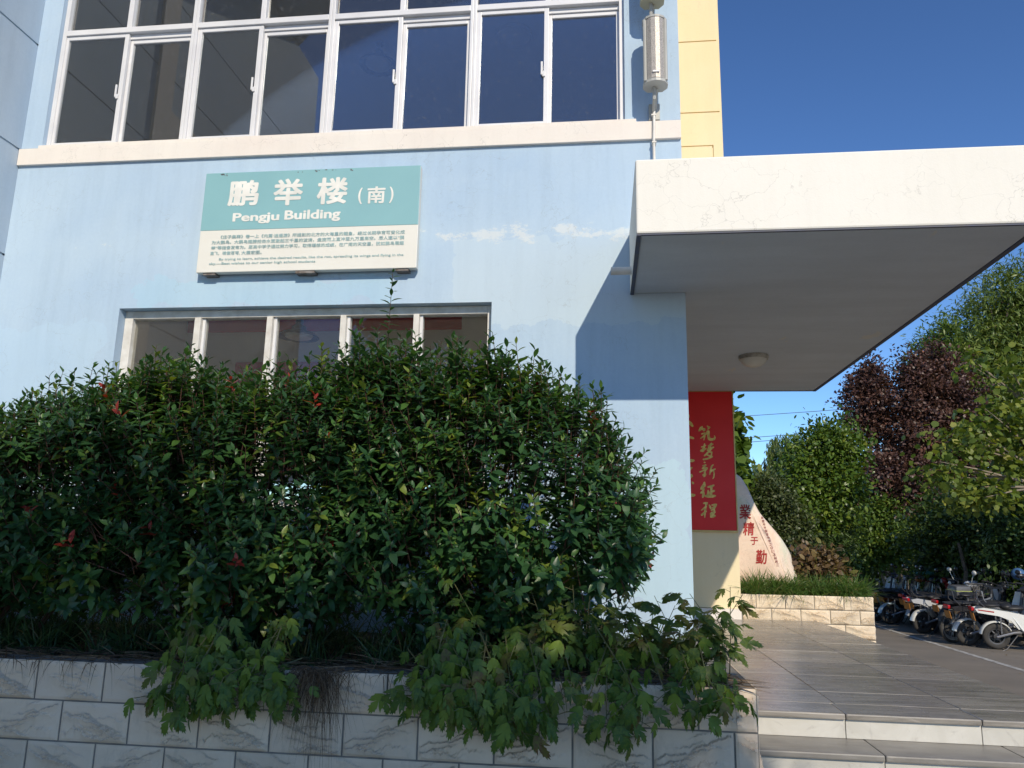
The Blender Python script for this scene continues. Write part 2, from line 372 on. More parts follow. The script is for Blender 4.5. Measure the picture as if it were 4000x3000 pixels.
def stone_mat(name, c1, c2, c3, rough, vscale=(1.2,7.0,7.0)):
    m, n, l, b = newmat(name)
    pos = n.new('ShaderNodeNewGeometry').outputs['Position']
    oi = n.new('ShaderNodeObjectInfo').outputs['Random']
    off = n.new('ShaderNodeVectorMath'); off.operation = 'ADD'; l.new(pos, off.inputs[0])
    cb = n.new('ShaderNodeCombineXYZ'); k = MATH(n, l, 'MULTIPLY', oi, 37.0)
    for i in range(3): l.new(k, cb.inputs[i])
    l.new(cb.outputs[0], off.inputs[1])
    v = MAPV(n, l, off.outputs[0], vscale)
    a = RAMP(n, l, NOISE(n, l, v, 1.5, 8, 0.65, 1.4), [(0.30, 0.0), (0.72, 1.0)]).outputs[0]
    c = MIX(n, l, a, c1, c2)
    vein = RAMP(n, l, NOISE(n, l, v, 2.6, 9, 0.7, 2.5), [(0.57, 0.0), (0.72, 1.0)]).outputs[0]
    c = MIX(n, l, MATH(n, l, 'MULTIPLY', vein, 0.6), c, c3)
    hs = n.new('ShaderNodeHueSaturation'); l.new(c, hs.inputs['Color']); l.new(MATH(n, l, 'MULTIPLY_ADD', oi, 0.35, 0.82), hs.inputs['Value'])
    l.new(hs.outputs[0], b.inputs['Base Color'])
    r = MATH(n, l, 'MULTIPLY_ADD', NOISE(n, l, pos, 5.0, 6), 0.22, rough-0.11); l.new(r, b.inputs['Roughness'])
    BUMP(n, l, b, NOISE(n, l, pos, 30.0, 4), 0.05, 0.003)
    return m
tilem = stone_mat('polished_grey_stone', (0.17,0.155,0.135), (0.38,0.345,0.30), (0.55,0.50,0.44), 0.27)
stepm = stone_mat('pale_step_stone', (0.44,0.42,0.37), (0.55,0.53,0.48), (0.30,0.28,0.25), 0.55, (2,2,2))
treadm = stone_mat('worn_tread_stone', (0.20,0.185,0.165), (0.30,0.28,0.25), (0.40,0.37,0.32), 0.4, (1.5,5,5))
def brick_mat(name, c1, c2):
    m, n, l, b = newmat(name)
    oi = n.new('ShaderNodeObjectInfo').outputs['Random']; pos = n.new('ShaderNodeNewGeometry').outputs['Position']
    f = RAMP(n, l, NOISE(n, l, pos, 2.3, 6, 0.65), [(0.3, 0.0), (0.7, 1.0)]).outputs[0]
    c = MIX(n, l, f, c1, c2)
    dirt = RAMP(n, l, NOISE(n, l, MAPV(n, l, pos, (1,1,0.4)), 9.0, 7, 0.75), [(0.55, 0.0), (0.75, 1.0)]).outputs[0]
    c = MIX(n, l, MATH(n, l, 'MULTIPLY', dirt, 0.4), c, tuple(x*0.5 for x in c1))
    gr = ND(n, 'ShaderNodeAttribute', attribute_name='groove_dirt_shade').outputs['Fac']
    c = MIX(n, l, MATH(n, l, 'MULTIPLY', gr, 0.36), c, (0.22,0.16,0.10))  # dirt and painted crease shade that make the tile relief read
    hs = n.new('ShaderNodeHueSaturation'); l.new(c, hs.inputs['Color']); l.new(MATH(n, l, 'MULTIPLY_ADD', oi, 0.16, 0.92), hs.inputs['Value'])
    l.new(hs.outputs[0], b.inputs['Base Color']); b.inputs['Roughness'].default_value = 0.62; b.inputs['Specular IOR Level'].default_value = 0.35
    BUMP(n, l, b, NOISE(n, l, pos, 120.0, 4), 0.15, 0.003)
    return m
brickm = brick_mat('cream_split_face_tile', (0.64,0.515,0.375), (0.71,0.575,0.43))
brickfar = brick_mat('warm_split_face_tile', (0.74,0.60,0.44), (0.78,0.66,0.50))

# ------------------------------------------------------------------ ground, road
g = MB(); g.quad((-600,-600,-0.012),(600,-600,-0.012),(600,900,-0.012),(-600,900,-0.012)); struct(g.build('ground', concrete))
g = MB(); g.quad((2.80,-40,-0.004),(10.5,-40,-0.004),(10.5,70,-0.004),(2.80,70,-0.004)); struct(g.build('road', asphalt))
g = MB(); g.box(10.5,10.65,-40,70,-0.1,0.12); struct(g.build('kerb', concrete))
g = MB(); g.quad((5.85,-6,0.0),(5.95,-6,0.0),(5.95,30,0.0),(5.85,30,0.0)); struct(g.build('road_marking', linep))
g = MB(); g.quad((10.65,-40,0.02),(60,-40,0.02),(60,120,0.02),(10.65,120,0.02)); struct(g.build('verge', soil))
g = MB(); g.box(1.2,5.1,12.0,34,-0.1,0.12); struct(g.build('garden_bed', soil))
# ------------------------------------------------------------------ terrace and steps
TZ = 0.70
g = MB(); g.box(0.778,2.775,-1.47,4.43,0.0,TZ-0.004); terr = struct(g.build('terrace', mortar))
rows = [-1.205,-0.80,-0.10,0.60,1.30,2.0,2.7,3.4,4.1,4.43]; colsx = [0.78,1.425,2.165,2.785]
def slab(name, x0, x1, y0, y1, z0, z1, mat, parent, b=0.003, gp=0.003):
    s = MB(); s.bbox(x0+gp, x1-gp, y0+gp, y1-gp, z0, z1, b); return s.build(name, mat, parent)
for j in range(len(rows)-1):
    for i in range(3): slab('paving_tile', colsx[i], colsx[i+1], rows[j], rows[j+1], TZ-0.02, TZ+random.uniform(-0.0006,0.0006), tilem, terr)
g = MB(); g.box(0.778,2.79,-3.15,-1.475,-0.3,0.02); steps = struct(g.build('steps', mortar))
for k in range(5):
    z = TZ-0.14*k; yf = -1.50-0.33*k; sh = [0.0, 0.10, -0.12, 0.05, 0.2][k]
    js = [0.78, 1.40+sh, 2.15+sh, 2.79]
    for i in range(3):
        back = (-1.205 if k == 0 else yf+0.355)
        s = MB(); s.bbox(js[i]+0.002, js[i+1]-0.002, yf-0.02, back-(0.002 if k == 0 else 0.0), z-0.034, z, 0.008); s.build('tread_slab', tilem if k == 0 else treadm, steps)
        s = MB(); s.bbox(js[i]+0.002, js[i+1]-0.002, yf, yf+0.03, z-0.14+0.001, z-0.035, 0.003); s.build('riser_slab', stepm, steps)
    s = MB(); s.box(0.78,2.788,yf+0.031,-1.474,z-0.139,z-0.036); s.build('step_core', mortar, steps)
# ------------------------------------------------------------------ the school building
B = thing('school_building', 'pale blue rendered school block with white windows, flat canopy and yellow pier', 'building', (-2.5,0,0))
UW = (-5.62,0.213,5.46,7.70); LW = (-4.552,-0.985,1.90,3.745)
holed_wall(-5.84,0.714,0.0,11.0,0.0,0.25,[UW,LW],[(-5.84,-5.62,5.432,5.452,0.02),(0.32,0.714,5.432,5.452,0.02)]).build('blue_wall', blue, B)
s = MB(); s.bbox(-5.838,0.712,-0.034,0.0,5.255,5.432,0.004); band = s.build('white_band', bandm, B); band['label'] = 'cream white band under the long upper window'
s = MB(); s.bbox(UW[0]-0.02,UW[1]+0.10,-0.026,0.055,5.433,5.468,0.005); s.build('window_ledge', bandm, B)
TW = lambda x, y, z: (-5.84-y, -x, z)       # wing face, runs towards the camera
zg = [0.95,2.08,3.19,4.305,5.42,6.62,7.75,8.9]
holed_wall(0.0,7.0,0.0,11.0,0.0,0.3,[],[(0.0,7.0,z,z+0.022,0.02) for z in zg], TW).build('wing_wall', wingm, B)
s = MB(); s.box(-5.84,-5.80,-2.1,-1.75,0,11); s.build('wing_pilaster', bandm, B)
s = MB(); s.box(-5.84,-5.815,-7,-2.1,6.9,7.3); s.build('wing_band', bandm, B)
holed_wall(0.716,1.822,0.0,12.0,4.44,4.94,[],[(0.75,1.79,8.145,8.165,0.02),(0.75,1.78,9.37,9.39,0.02),(0.75,1.68,7.585,7.603,0.02),(1.66,1.68,7.2,7.583,0.02)]).build('yellow_pier', yell, B)
holed_wall(0.252,4.438,0.0,11.0,0.0,0.262,[(0.40,3.15,0.7,3.74)],[],lambda x, y, z: (0.713-y, x, z)).build('entrance_side_wall', yell, B)  # side opening enlarged to bring more light into the lower room
holed_wall(-7,0.44,0,11,4.7,4.5,[(-5.4,-0.2,0.9,2.45),(-5.4,-0.2,5.3,6.0)]).build('rear_wall', wingm, B)  # rear openings added out of sight to light the rooms
s = MB(); s.quad((-7,-7,11.0),(0.72,-7,11.0) if False else (0.72,0,11.0),(0.72,4.7,11.0),(-7,4.7,11.0)); s.build('roof', wingm, B)
s = MB(); s.bbox(0.80,1.80,4.30,4.437,TZ,TZ+0.13,0.004); s.build('skirting', bandm, B)
def zprism(poly, z0, z1):
    s = MB(); n = len(poly)
    s.add([(x,y,z0) for x,y in poly]+[(x,y,z1) for x,y in poly], [tuple(range(n)), tuple(range(n,2*n))]+[(i,(i+1)%n,(i+1)%n+n,i+n) for i in range(n)]); return s
CZ0, CZ1 = 3.795, 4.362
can = zprism([(0.238,-1.352),(2.95,-1.352),(2.95,4.438),(0.716,4.438),(0.716,-0.002),(0.238,-0.002)], CZ0, CZ1).build('canopy', cream, B)
bv = can.modifiers.new('worn_edge','BEVEL'); bv.width = 0.014; bv.segments = 2; bv.limit_method = 'ANGLE'
can['label'] = 'flat cream canopy slab over the entrance'
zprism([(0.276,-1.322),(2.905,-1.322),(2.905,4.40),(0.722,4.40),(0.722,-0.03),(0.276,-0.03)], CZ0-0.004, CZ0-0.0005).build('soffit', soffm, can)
s = MB(); s.box(0.240,0.272,-1.345,-0.01,CZ0-0.012,CZ0-0.001); s.build('drip_edge', driptrim, can)
s = MB(); s.box(2.908,2.948,-1.345,4.43,CZ0-0.012,CZ0-0.001); s.build('drip_edge', driptrim, can)
s = MB(); s.box(0.274,2.906,-1.345,-1.325,CZ0-0.010,CZ0-0.001); s.build('drip_edge', driptrim, can)
s = MB(); s.box(1.83,2.906,4.405,4.43,CZ0-0.010,CZ0-0.001); s.build('drip_edge', driptrim, can)
s = MB(); s.lathe([(0.033,0.0),(0.033,-0.17),(0.027,-0.17),(0.027,0.0)], (0.239,-0.44,3.85), 'x', 14); s.build('drain_spout', alumw, can, True)
# interiors
def shell(x0,x1,y0,y1,z0,z1):
    s = MB(); s.quad((x0,y1,z0),(x1,y1,z0),(x1,y1,z1),(x0,y1,z1)); s.quad((x0,y0,z0),(x0,y1,z0),(x0,y1,z1),(x0,y0,z1)); return s
s = holed_wall(-5.75,0.42,0.7,4.78,3.2,3.3,[(-5.4,-0.2,0.9,2.45)]); s.quad((-5.75,0.252,0.7),(-5.75,3.2,0.7),(-5.75,3.2,4.78),(-5.75,0.252,4.78)); s.build('interior_wall', inwall, B)  # hole lines up with the added rear opening that lights this room
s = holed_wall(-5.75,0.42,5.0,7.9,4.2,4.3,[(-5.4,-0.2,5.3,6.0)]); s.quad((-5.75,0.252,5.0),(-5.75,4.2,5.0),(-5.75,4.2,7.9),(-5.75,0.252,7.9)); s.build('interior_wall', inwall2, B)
for i in range(4):
    for z0_, z1_ in ((0.9,2.45),(5.3,6.0)):
        s = MB(); s.box(-5.4+1.3*i+0.03,-5.4+1.3*(i+1)-0.03,4.58,4.585,z0_,z1_); s.build('added_rear_pane', gl_lo, B)  # panes of the added, unseen rear openings
s = MB(); s.quad((-5.75,0.252,0.7),(0.42,0.252,0.7),(0.42,3.2,0.7),(-5.75,3.2,0.7)); s.build('interior_floor', floorm, B)
s = MB(); s.quad((-5.75,0.252,5.0),(0.42,0.252,5.0),(0.42,4.2,5.0),(-5.75,4.2,5.0)); s.build('interior_floor', floorm, B)
s = MB(); s.quad((-5.75,0.252,4.78),(0.42,0.252,4.78),(0.42,3.2,4.78),(-5.75,3.2,4.78)); s.build('interior_ceiling', inwall, B)
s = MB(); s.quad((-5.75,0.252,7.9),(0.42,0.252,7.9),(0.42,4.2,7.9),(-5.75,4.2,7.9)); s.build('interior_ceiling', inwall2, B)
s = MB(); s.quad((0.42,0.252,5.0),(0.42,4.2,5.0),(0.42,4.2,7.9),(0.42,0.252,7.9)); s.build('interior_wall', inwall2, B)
s = MB(); s.box(-1.75,-1.35,2.6,3.19,0.7,4.77); s.build('interior_column', inwall, B)
# upper window
PX = [(-5.548,-4.919),(-4.845,-4.224),(-4.07,-3.457),(-3.389,-2.759),(-2.62,-2.004),(-1.926,-1.315),(-1.168,-0.55),(-0.476,0.141)]
posts = [-4.147,-2.69,-1.243]
s = MB()
s.bbox(UW[0],UW[0]+0.045,0.05,0.15,5.468,UW[3],0.004); s.bbox(UW[1]-0.045,UW[1],0.05,0.15,5.468,UW[3],0.004)
s.bbox(UW[0]+0.046,UW[1]-0.046,0.05,0.15,5.468,5.492,0.004); s.bbox(UW[0]+0.046,UW[1]-0.046,0.05,0.15,UW[3]-0.05,UW[3],0.004)
for x in posts:
    s.bbox(x-0.032,x-0.001,0.045,0.15,5.493,UW[3]-0.051,0.004); s.bbox(x+0.001,x+0.032,0.045,0.15,5.493,UW[3]-0.051,0.004)
ew = [UW[0]+0.046]+[q for x in posts for q in (x-0.033, x+0.033)]+[UW[1]-0.046]
for i in range(4): s.bbox(ew[2*i],ew[2*i+1],0.043,0.148,6.755,6.815,0.004)
uwo = s.build('upper_window', alum, B); uwo['label'] = 'long white aluminium sliding window'
for i, (a, b) in enumerate(PX):
    front = i % 2 == 0; y0 = 0.062 if front else 0.106; zt = 6.752 if front else 6.70
    lo = 5.494; s = MB(); wl = 0.045 if front else 0.05
    s.bbox(a-wl,a,y0,y0+0.038,lo,zt,0.004); s.bbox(b,b+wl,y0,y0+0.038,lo,zt,0.004)
    s.bbox(a+0.0005,b-0.0005,y0,y0+0.038,lo,lo+0.042,0.004); s.bbox(a+0.0005,b-0.0005,y0,y0+0.038,zt-0.04,zt,0.004)
    s.build('sash', alum, uwo)
    s = MB(); s.box(a-0.004,b+0.004,y0+0.016,y0+0.021,lo+0.038,zt-0.036); s.build('glass_pane', gl_up, uwo)
    xm = ew[i] if False else (a-0.03)
    s = MB(); s.box(a-0.03,b+0.03,0.098,0.103,6.812,UW[3]-0.05); s.build('glass_pane', gl_up, uwo)
    if front:
        m_ = (PX[i][1]+PX[i+1][0])/2
        s = MB(); s.bbox(m_-0.026,m_+0.026,0.05,0.148,6.816,UW[3]-0.051,0.004); s.build('mullion', alum, uwo)
        s = MB(); s.bbox(b-0.028,b-0.010,y0-0.012,y0+0.006,6.02,6.16,0.004); s.bbox(b-0.012,b+0.016,y0-0.014,y0,6.0,6.05,0.003); s.build('latch', alum, uwo)
    else:
        s = MB(); s.bbox(a-0.04,b+0.04,0.09,0.146,6.702,6.753,0.003); s.build('track', alum, uwo)
# lower window
s = MB(); x0, x1, z0, z1 = LW
s.bbox(x0+0.001,x0+0.082,0.10,0.20,z0,z1-0.001,0.004); s.bbox(x1-0.05,x1-0.001,0.10,0.20,z0,z1-0.001,0.004)
s.bbox(x0+0.083,x1-0.051,0.10,0.20,z1-0.075,z1-0.002,0.004); s.bbox(x0+0.083,x1-0.051,0.10,0.20,z0,z0+0.07,0.004)
lwo = s.build('lower_window', alumw, B); lwo['label'] = 'five-pane white framed window behind the shrubs'
mull = [(-3.834,-3.773),(-3.119,-3.064),(-2.407,-2.354),(-1.717,-1.665)]
for a, b in mull:
    s = MB(); s.bbox(a,b,0.085,0.20,z0+0.071,z1-0.076,0.004); s.build('mullion', alumw, lwo)
    s = MB(); s.bbox(b+0.001,b+0.028,0.125,0.19,z0+0.071,z1-0.076,0.003); s.build('glazing_bead', alum, lwo)
ed = [x0+0.082]+[q for m_ in mull for q in (m_[0], m_[1]+0.028)]+[x1-0.05]
for i in range(5):
    s = MB(); s.box(ed[2*i]-0.003,ed[2*i+1]+0.003,0.152,0.157,z0+0.068,z1-0.073); s.build('glass_pane', gl_lo, lwo)
# ------------------------------------------------------------------ lettered sign
teal = M('teal_vinyl', (0.25,0.47,0.50), 0.45, col2=(0.22,0.43,0.47), scale=1.5)
signw = M('sign_white', (0.78,0.77,0.71), 0.5, col2=(0.72,0.70,0.64), scale=1.7)
letw = M('white_letter', (0.84,0.83,0.78), 0.5)
lett = M('teal_letter', (0.30,0.48,0.50), 0.5)
rust = M('rusty_steel', (0.10,0.07,0.05), 0.7, col2=(0.25,0.23,0.22), scale=20)
SY = -0.10
S = thing('building_name_sign', 'teal and white lettered name board with Chinese and English text on blue wall', 'sign', (-2.715,-0.05,4.05))
s = MB(); s.bbox(-3.765,-1.665,SY+0.002,-0.025,4.048,5.046,0.006); s.build('board', signw, S)
s = MB(); s.bbox(-3.764,-1.666,SY-0.001,-0.03,4.462,5.047,0.004); s.build('teal_header', teal, S)
for q in ((-3.70,-3.58,-0.085,-0.001,4.028,4.047),(-1.86,-1.74,-0.085,-0.001,4.028,4.047),(-2.80,-2.62,-0.09,-0.001,4.024,4.047),(-3.2,-3.15,-0.024,-0.001,4.2,4.9),(-2.2,-2.15,-0.024,-0.001,4.2,4.9)): MB().box(*q).build('mounting_bracket', rust, S)
yl = SY-0.003
for ch, r in (('鹏',(-3.521,-3.217,4.700,4.962)),('举',(-3.073,-2.783,4.690,4.962)),('楼',(-2.647,-2.350,4.688,4.958)),('（南',None)):
    if r: lettering('lettering', ch, r, yl, letw, S, 0.030)
lettering('lettering', '(', (-2.246,-2.207,4.678,4.842), yl, letw, S, 0.02); lettering('lettering', '南', (-2.160,-1.988,4.681,4.850), yl, letw, S, 0.022); lettering('lettering', ')', (-1.949,-1.910,4.678,4.842), yl, letw, S, 0.02)
lettering('lettering', 'Pengju', (-3.454,-2.995,4.518,4.630), yl, letw, S, 0.032); lettering('lettering', 'Building', (-2.945,-2.404,4.518,4.640), yl, letw, S, 0.032)
yl2 = SY-0.001
for body, r in (('《庄子集释》卷一上《内篇·逍遥游》所提到的北方的大海里的鲲鱼，经过长期孕育可变化成',(-3.555,-1.786,4.374,4.412)),
   ('为大鹏鸟。大鹏鸟翅膀拍击水面激起三千里的波涛，盘旋而上直冲至九万里高空。后人遂以“鹏',(-3.638,-1.789,4.322,4.360)),
   ('举”等指奋发有为。愿高中学子通过努力学习，取得理想的成绩，在广阔的天空里，犹如鹏鸟展翅',(-3.638,-1.790,4.268,4.306)),
   ('高飞，',(-3.640,-3.553,4.214,4.252)),('啸傲苍穹,',(-3.520,-3.350,4.214,4.252)),('大展宏图。',(-3.335,-3.137,4.214,4.252)),
   ('By trying to learn, achieve the desired results, like the roc, spreading its wings and flying in the',(-3.549,-1.788,4.156,4.186)),
   ('sky.---Best wishes to our senior high school students',(-3.641,-2.614,4.113,4.144))):
    lettering('lettering', body, r, yl2, lett, S, 0.014)
# paint chips on the board
chip = M('bare_board', (0.16,0.17,0.18), 0.8)
s = MB()
for k in range(22):
    x = random.choice([random.uniform(-3.62,-3.55), random.uniform(-2.85,-2.5), random.uniform(-2.95,-2.3)]); z = 5.038-abs(random.gauss(0,0.012)); r_ = random.uniform(0.004,0.012)
    s.add([(x+r_*math.cos(a)*random.uniform(.6,1.6), SY-0.0022, z+r_*math.sin(a)*random.uniform(.4,1)) for a in [i*math.pi/3 for i in range(6)]], [tuple(range(6))])
stuff(s.build('paint_chips', chip, S))
# ------------------------------------------------------------------ red banner on the pier
Rb = thing('red_banner_panel', 'red panel with gold calligraphy and gold frame on the yellow pier', 'banner', (1.27,4.4,1.84))
s = MB(); s.bbox(0.732,1.800,4.405,4.438,1.855,3.780,0.003); s.build('panel', redm, Rb)
s = MB(); s.bbox(0.730,1.818,4.398,4.437,1.830,1.8545,0.003); s.bbox(0.730,1.818,4.398,4.437,3.7805,3.79,0.003); s.bbox(1.8005,1.818,4.398,4.437,1.855,3.780,0.003); s.build('frame', goldframe, Rb)
# hand-brushed characters: strokes as (x, z, half width)
BRUSH = [[[(1.334,3.223,0.0098),(1.365,3.259,0.0172),(1.38,3.284,0.0074)],[(1.364,3.253,0.0147),(1.411,3.241,0.0135),(1.399,3.223,0.0086)],[(1.446,3.293,0.0049),(1.466,3.275,0.0111),(1.486,3.272,0.0061)],[(1.477,3.269,0.0098),(1.453,3.241,0.0049)],[(1.368,3.177,0.0074),(1.41,3.189,0.0086)],[(1.41,3.192,0.0098),(1.409,3.143,0.0086),(1.395,3.092,0.0049)],[(1.351,3.116,0.0049),(1.391,3.143,0.0086),(1.434,3.192,0.0086)],[(1.433,3.174,0.0074),(1.449,3.217,0.0098),(1.467,3.217,0.0111)],[(1.467,3.217,0.0111),(1.459,3.156,0.0135),(1.469,3.107,0.016),(1.502,3.098,0.0147),(1.537,3.107,0.0123),(1.548,3.126,0.0086),(1.542,3.153,0.0049)]],
 [[(1.405,3.043,0.0061),(1.398,2.998,0.0111),(1.376,2.937,0.016)],[(1.36,2.994,0.0061),(1.404,3.007,0.0074),(1.422,3.019,0.0049)],[(1.352,2.94,0.0123),(1.385,2.955,0.0135),(1.424,2.974,0.0061)],[(1.5,3.05,0.0061),(1.481,3.016,0.0147),(1.447,2.95,0.0111)],[(1.452,3.01,0.0061),(1.481,3.022,0.0098),(1.517,3.035,0.0086)],[(1.438,2.953,0.0086),(1.48,2.974,0.0111),(1.525,2.992,0.0086)],[(1.504,2.98,0.0086),(1.455,2.925,0.0111),(1.397,2.871,0.0086)],[(1.466,2.919,0.0061),(1.502,2.926,0.0074),(1.489,2.877,0.0086),(1.482,2.853,0.0098)],[(1.424,2.889,0.0061),(1.465,2.871,0.0098),(1.503,2.859,0.0098)],[(1.497,2.856,0.0086),(1.44,2.832,0.0098),(1.381,2.819,0.0098)]],
 [[(1.392,2.78,0.0086),(1.403,2.778,0.0086)],[(1.369,2.732,0.0061),(1.396,2.738,0.0086),(1.414,2.745,0.0074)],[(1.414,2.739,0.0061),(1.365,2.696,0.0086)],[(1.362,2.693,0.0074),(1.395,2.699,0.0123),(1.427,2.7,0.0111)],[(1.326,2.645,0.0074),(1.376,2.666,0.0074),(1.412,2.679,0.0098),(1.43,2.691,0.0061)],[(1.406,2.685,0.0098),(1.393,2.637,0.0098),(1.385,2.583,0.0098)],[(1.366,2.607,0.0074),(1.386,2.595,0.016),(1.407,2.619,0.0086)],[(1.514,2.748,0.0061),(1.49,2.727,0.0086),(1.476,2.673,0.0098),(1.46,2.613,0.0074)],[(1.475,2.649,0.0074),(1.499,2.67,0.0098),(1.538,2.689,0.0074)],[(1.514,2.68,0.0049),(1.521,2.626,0.0074),(1.514,2.578,0.0074),(1.5,2.554,0.0049)]],
 [[(1.386,2.504,0.0096),(1.38,2.462,0.0193),(1.342,2.42,0.0135)],[(1.337,2.413,0.0106),(1.369,2.42,0.0096),(1.381,2.413,0.0068)],[(1.378,2.416,0.0096),(1.359,2.378,0.0125),(1.331,2.355,0.0087)],[(1.363,2.374,0.0135),(1.367,2.336,0.0145),(1.356,2.297,0.0087)],[(1.429,2.439,0.0087),(1.471,2.449,0.0116),(1.513,2.465,0.0087)],[(1.478,2.445,0.0125),(1.476,2.403,0.0116),(1.47,2.333,0.0135)],[(1.482,2.38,0.0116),(1.515,2.389,0.0116)],[(1.433,2.393,0.0087),(1.436,2.365,0.0135),(1.426,2.323,0.0145)],[(1.389,2.316,0.0106),(1.43,2.314,0.0164),(1.49,2.315,0.0164),(1.528,2.32,0.0096)]],
 [[(1.365,2.216,0.0087),(1.386,2.221,0.0096),(1.413,2.219,0.0116),(1.404,2.203,0.0106)],[(1.399,2.212,0.0096),(1.396,2.17,0.0106),(1.333,2.121,0.0058)],[(1.391,2.17,0.0106),(1.382,2.101,0.0106),(1.375,2.025,0.0058)],[(1.335,2.056,0.0116),(1.364,2.082,0.0106),(1.401,2.11,0.0068)],[(1.442,2.194,0.0068),(1.453,2.166,0.0116),(1.461,2.139,0.0068)],[(1.474,2.192,0.0058),(1.504,2.199,0.0096),(1.536,2.202,0.0106)],[(1.534,2.2,0.0096),(1.517,2.172,0.0125),(1.48,2.155,0.0077)],[(1.522,2.181,0.0087),(1.502,2.144,0.0116),(1.467,2.12,0.0068)],[(1.502,2.139,0.0096),(1.51,2.098,0.0106),(1.477,2.084,0.0164),(1.45,2.072,0.0068)],[(1.501,2.098,0.0116),(1.477,2.065,0.0193),(1.462,2.038,0.0145)],[(1.455,2.033,0.0096),(1.485,2.043,0.0164),(1.515,2.05,0.0106)]],
 [[(1.136,3.382,0.0184),(1.183,3.351,0.0184),(1.218,3.327,0.0196),(1.247,3.29,0.0135)],[(1.107,3.179,0.0123),(1.177,3.143,0.0123),(1.218,3.128,0.0135),(1.254,3.116,0.0111)],[(1.174,3.487,0.0123),(1.197,3.437,0.0086),(1.199,3.413,0.0061)]],
 [[(1.097,2.796,0.0147),(1.18,2.803,0.0172),(1.233,2.803,0.0172),(1.254,2.807,0.0098)],[(1.152,2.641,0.016),(1.189,2.683,0.016),(1.225,2.707,0.0074)],[(1.155,2.527,0.0184),(1.192,2.575,0.016),(1.213,2.593,0.0184),(1.216,2.611,0.0086)]],
 [[(1.22,2.507,0.0068),(1.233,2.489,0.0135)],[(1.141,2.32,0.0145),(1.197,2.325,0.0174),(1.233,2.325,0.0164),(1.25,2.328,0.0106)]]]
def brush(strokes, y, mat, parent, name='lettering'):
    s = MB()
    for i, st in enumerate(strokes):
        pts = []
        for (a, b) in zip(st[:-1], st[1:]):
            for k in range(4): t = k/4; pts.append(tuple(a[j]+(b[j]-a[j])*t for j in range(3)))
        pts.append(st[-1]); yy = y-0.00015*i; n = len(pts); L_ = []; R_ = []
        for k in range(n):
            p, q = pts[max(0,k-1)], pts[min(n-1,k+1)]; dx, dz = q[0]-p[0], q[1]-p[1]; m = math.hypot(dx,dz) or 1; w = pts[k][2]*1.25
            L_.append((pts[k][0]-dz/m*w, yy, pts[k][1]+dx/m*w)); R_.append((pts[k][0]+dz/m*w, yy, pts[k][1]-dx/m*w))
        b0 = len(s.v); s.v += L_+R_; s.f += [(b0+k,b0+k+1,b0+n+k+1,b0+n+k) for k in range(n-1)]
        for e in (0, n-1):
            b1 = len(s.v); s.v += [(pts[e][0]+pts[e][2]*math.cos(q_), yy-0.00006, pts[e][1]+pts[e][2]*math.sin(q_)) for q_ in [j*math.pi/5 for j in range(10)]]; s.f.append(tuple(range(b1,b1+10)))
    return link(name, s.mesh(name), mat, parent)
for st in BRUSH: brush(st, 4.4035, gold, Rb)
# ------------------------------------------------------------------ lamps
lampw = M('lamp_glass', (0.62,0.60,0.54), 0.35, col2=(0.55,0.53,0.48))
lampd = M('dark_enamel', (0.03,0.035,0.045), 0.35, col2=(0.05,0.05,0.06))
def dome(c, r, label, mdome, mring):
    t = thing('dome_lamp', label, 'lamp', c)
    s = MB(); s.lathe([(0.001,0),(r,0.0),(r*1.02,-0.02),(r*0.97,-0.045),(r*0.86,-0.045)], c, 'z', 28); s.build('rim', mring, t, True)
    s = MB(); s.lathe([(r*0.90,-0.040),(r*0.82,-0.075),(r*0.6,-0.11),(r*0.3,-0.128),(0.001,-0.133)], c, 'z', 28); s.build('diffuser', mdome, t, True)
dome((1.715,2.32,CZ0-0.0045), 0.165, 'round dome lamp on the underside of the canopy', lampw, M('lamp_rim',(0.5,0.47,0.40),0.5,col2=(0.2,0.18,0.15),scale=14))
dome((-4.136,2.0,7.898), 0.23, 'round ceiling lamp seen through the second-module upper window', lampw, lampw)
dome((-1.091,2.0,7.898), 0.23, 'round ceiling lamp seen through the right end of the upper window', lampw, lampw)
def pendant(c, ceil, label):
    t = thing('pendant_lamp', label, 'lamp', (c[0],c[1],ceil))
    s = MB(); s.tube([(c[0],c[1],ceil),(c[0],c[1],c[2]+0.16)], 0.012, 6); s.lathe([(0.05,0.0),(0.05,-0.03),(0.001,-0.03)], (c[0],c[1],ceil), 'z', 12); s.build('stem', lampd, t, True)
    s = MB(); s.lathe([(0.03,0.20),(0.05,0.17),(0.045,0.13),(0.085,0.10),(0.09,0.055),(0.19,0.02),(0.245,-0.03),(0.24,-0.035),(0.18,0.01),(0.08,0.04)], c, 'z', 26); s.build('shade', lampd, t, True)
    s = MB(); s.lathe([(0.17,0.0),(0.15,-0.035),(0.08,-0.055),(0.001,-0.06)], c, 'z', 20); s.build('bulb', lampw, t, True)
pendant((-3.61,2.0,4.02), 4.779, 'dark enamel pendant lamp behind the lower window')
pendant((-2.83,2.0,7.60), 7.899, 'dark pendant lamp behind the upper window between two dome lamps')
t = thing('red_wall_band', 'faded red strip high on the room wall behind the lower window', 'banner', (-3.2,3.18,4.4))
s = MB(); s.bbox(-5.72,-1.76,3.165,3.197,4.40,4.70,0.003); s.bbox(-1.34,0.40,3.165,3.197,4.40,4.70,0.003); s.build('cloth_strip', redcloth, t)
t = thing('red_wall_poster', 'red poster with faint gold characters inside the lower window', 'poster', (-3.6,3.18,2.6))
s = MB(); s.bbox(-4.97,-2.9,3.165,3.197,2.46,3.97,0.003); s.build('sheet', redcloth, t)
lettering('lettering', '不忘', (-4.55,-3.85,3.30,3.66), 3.160, M('dim_gold',(0.42,0.20,0.05),0.6), t, 0.01)
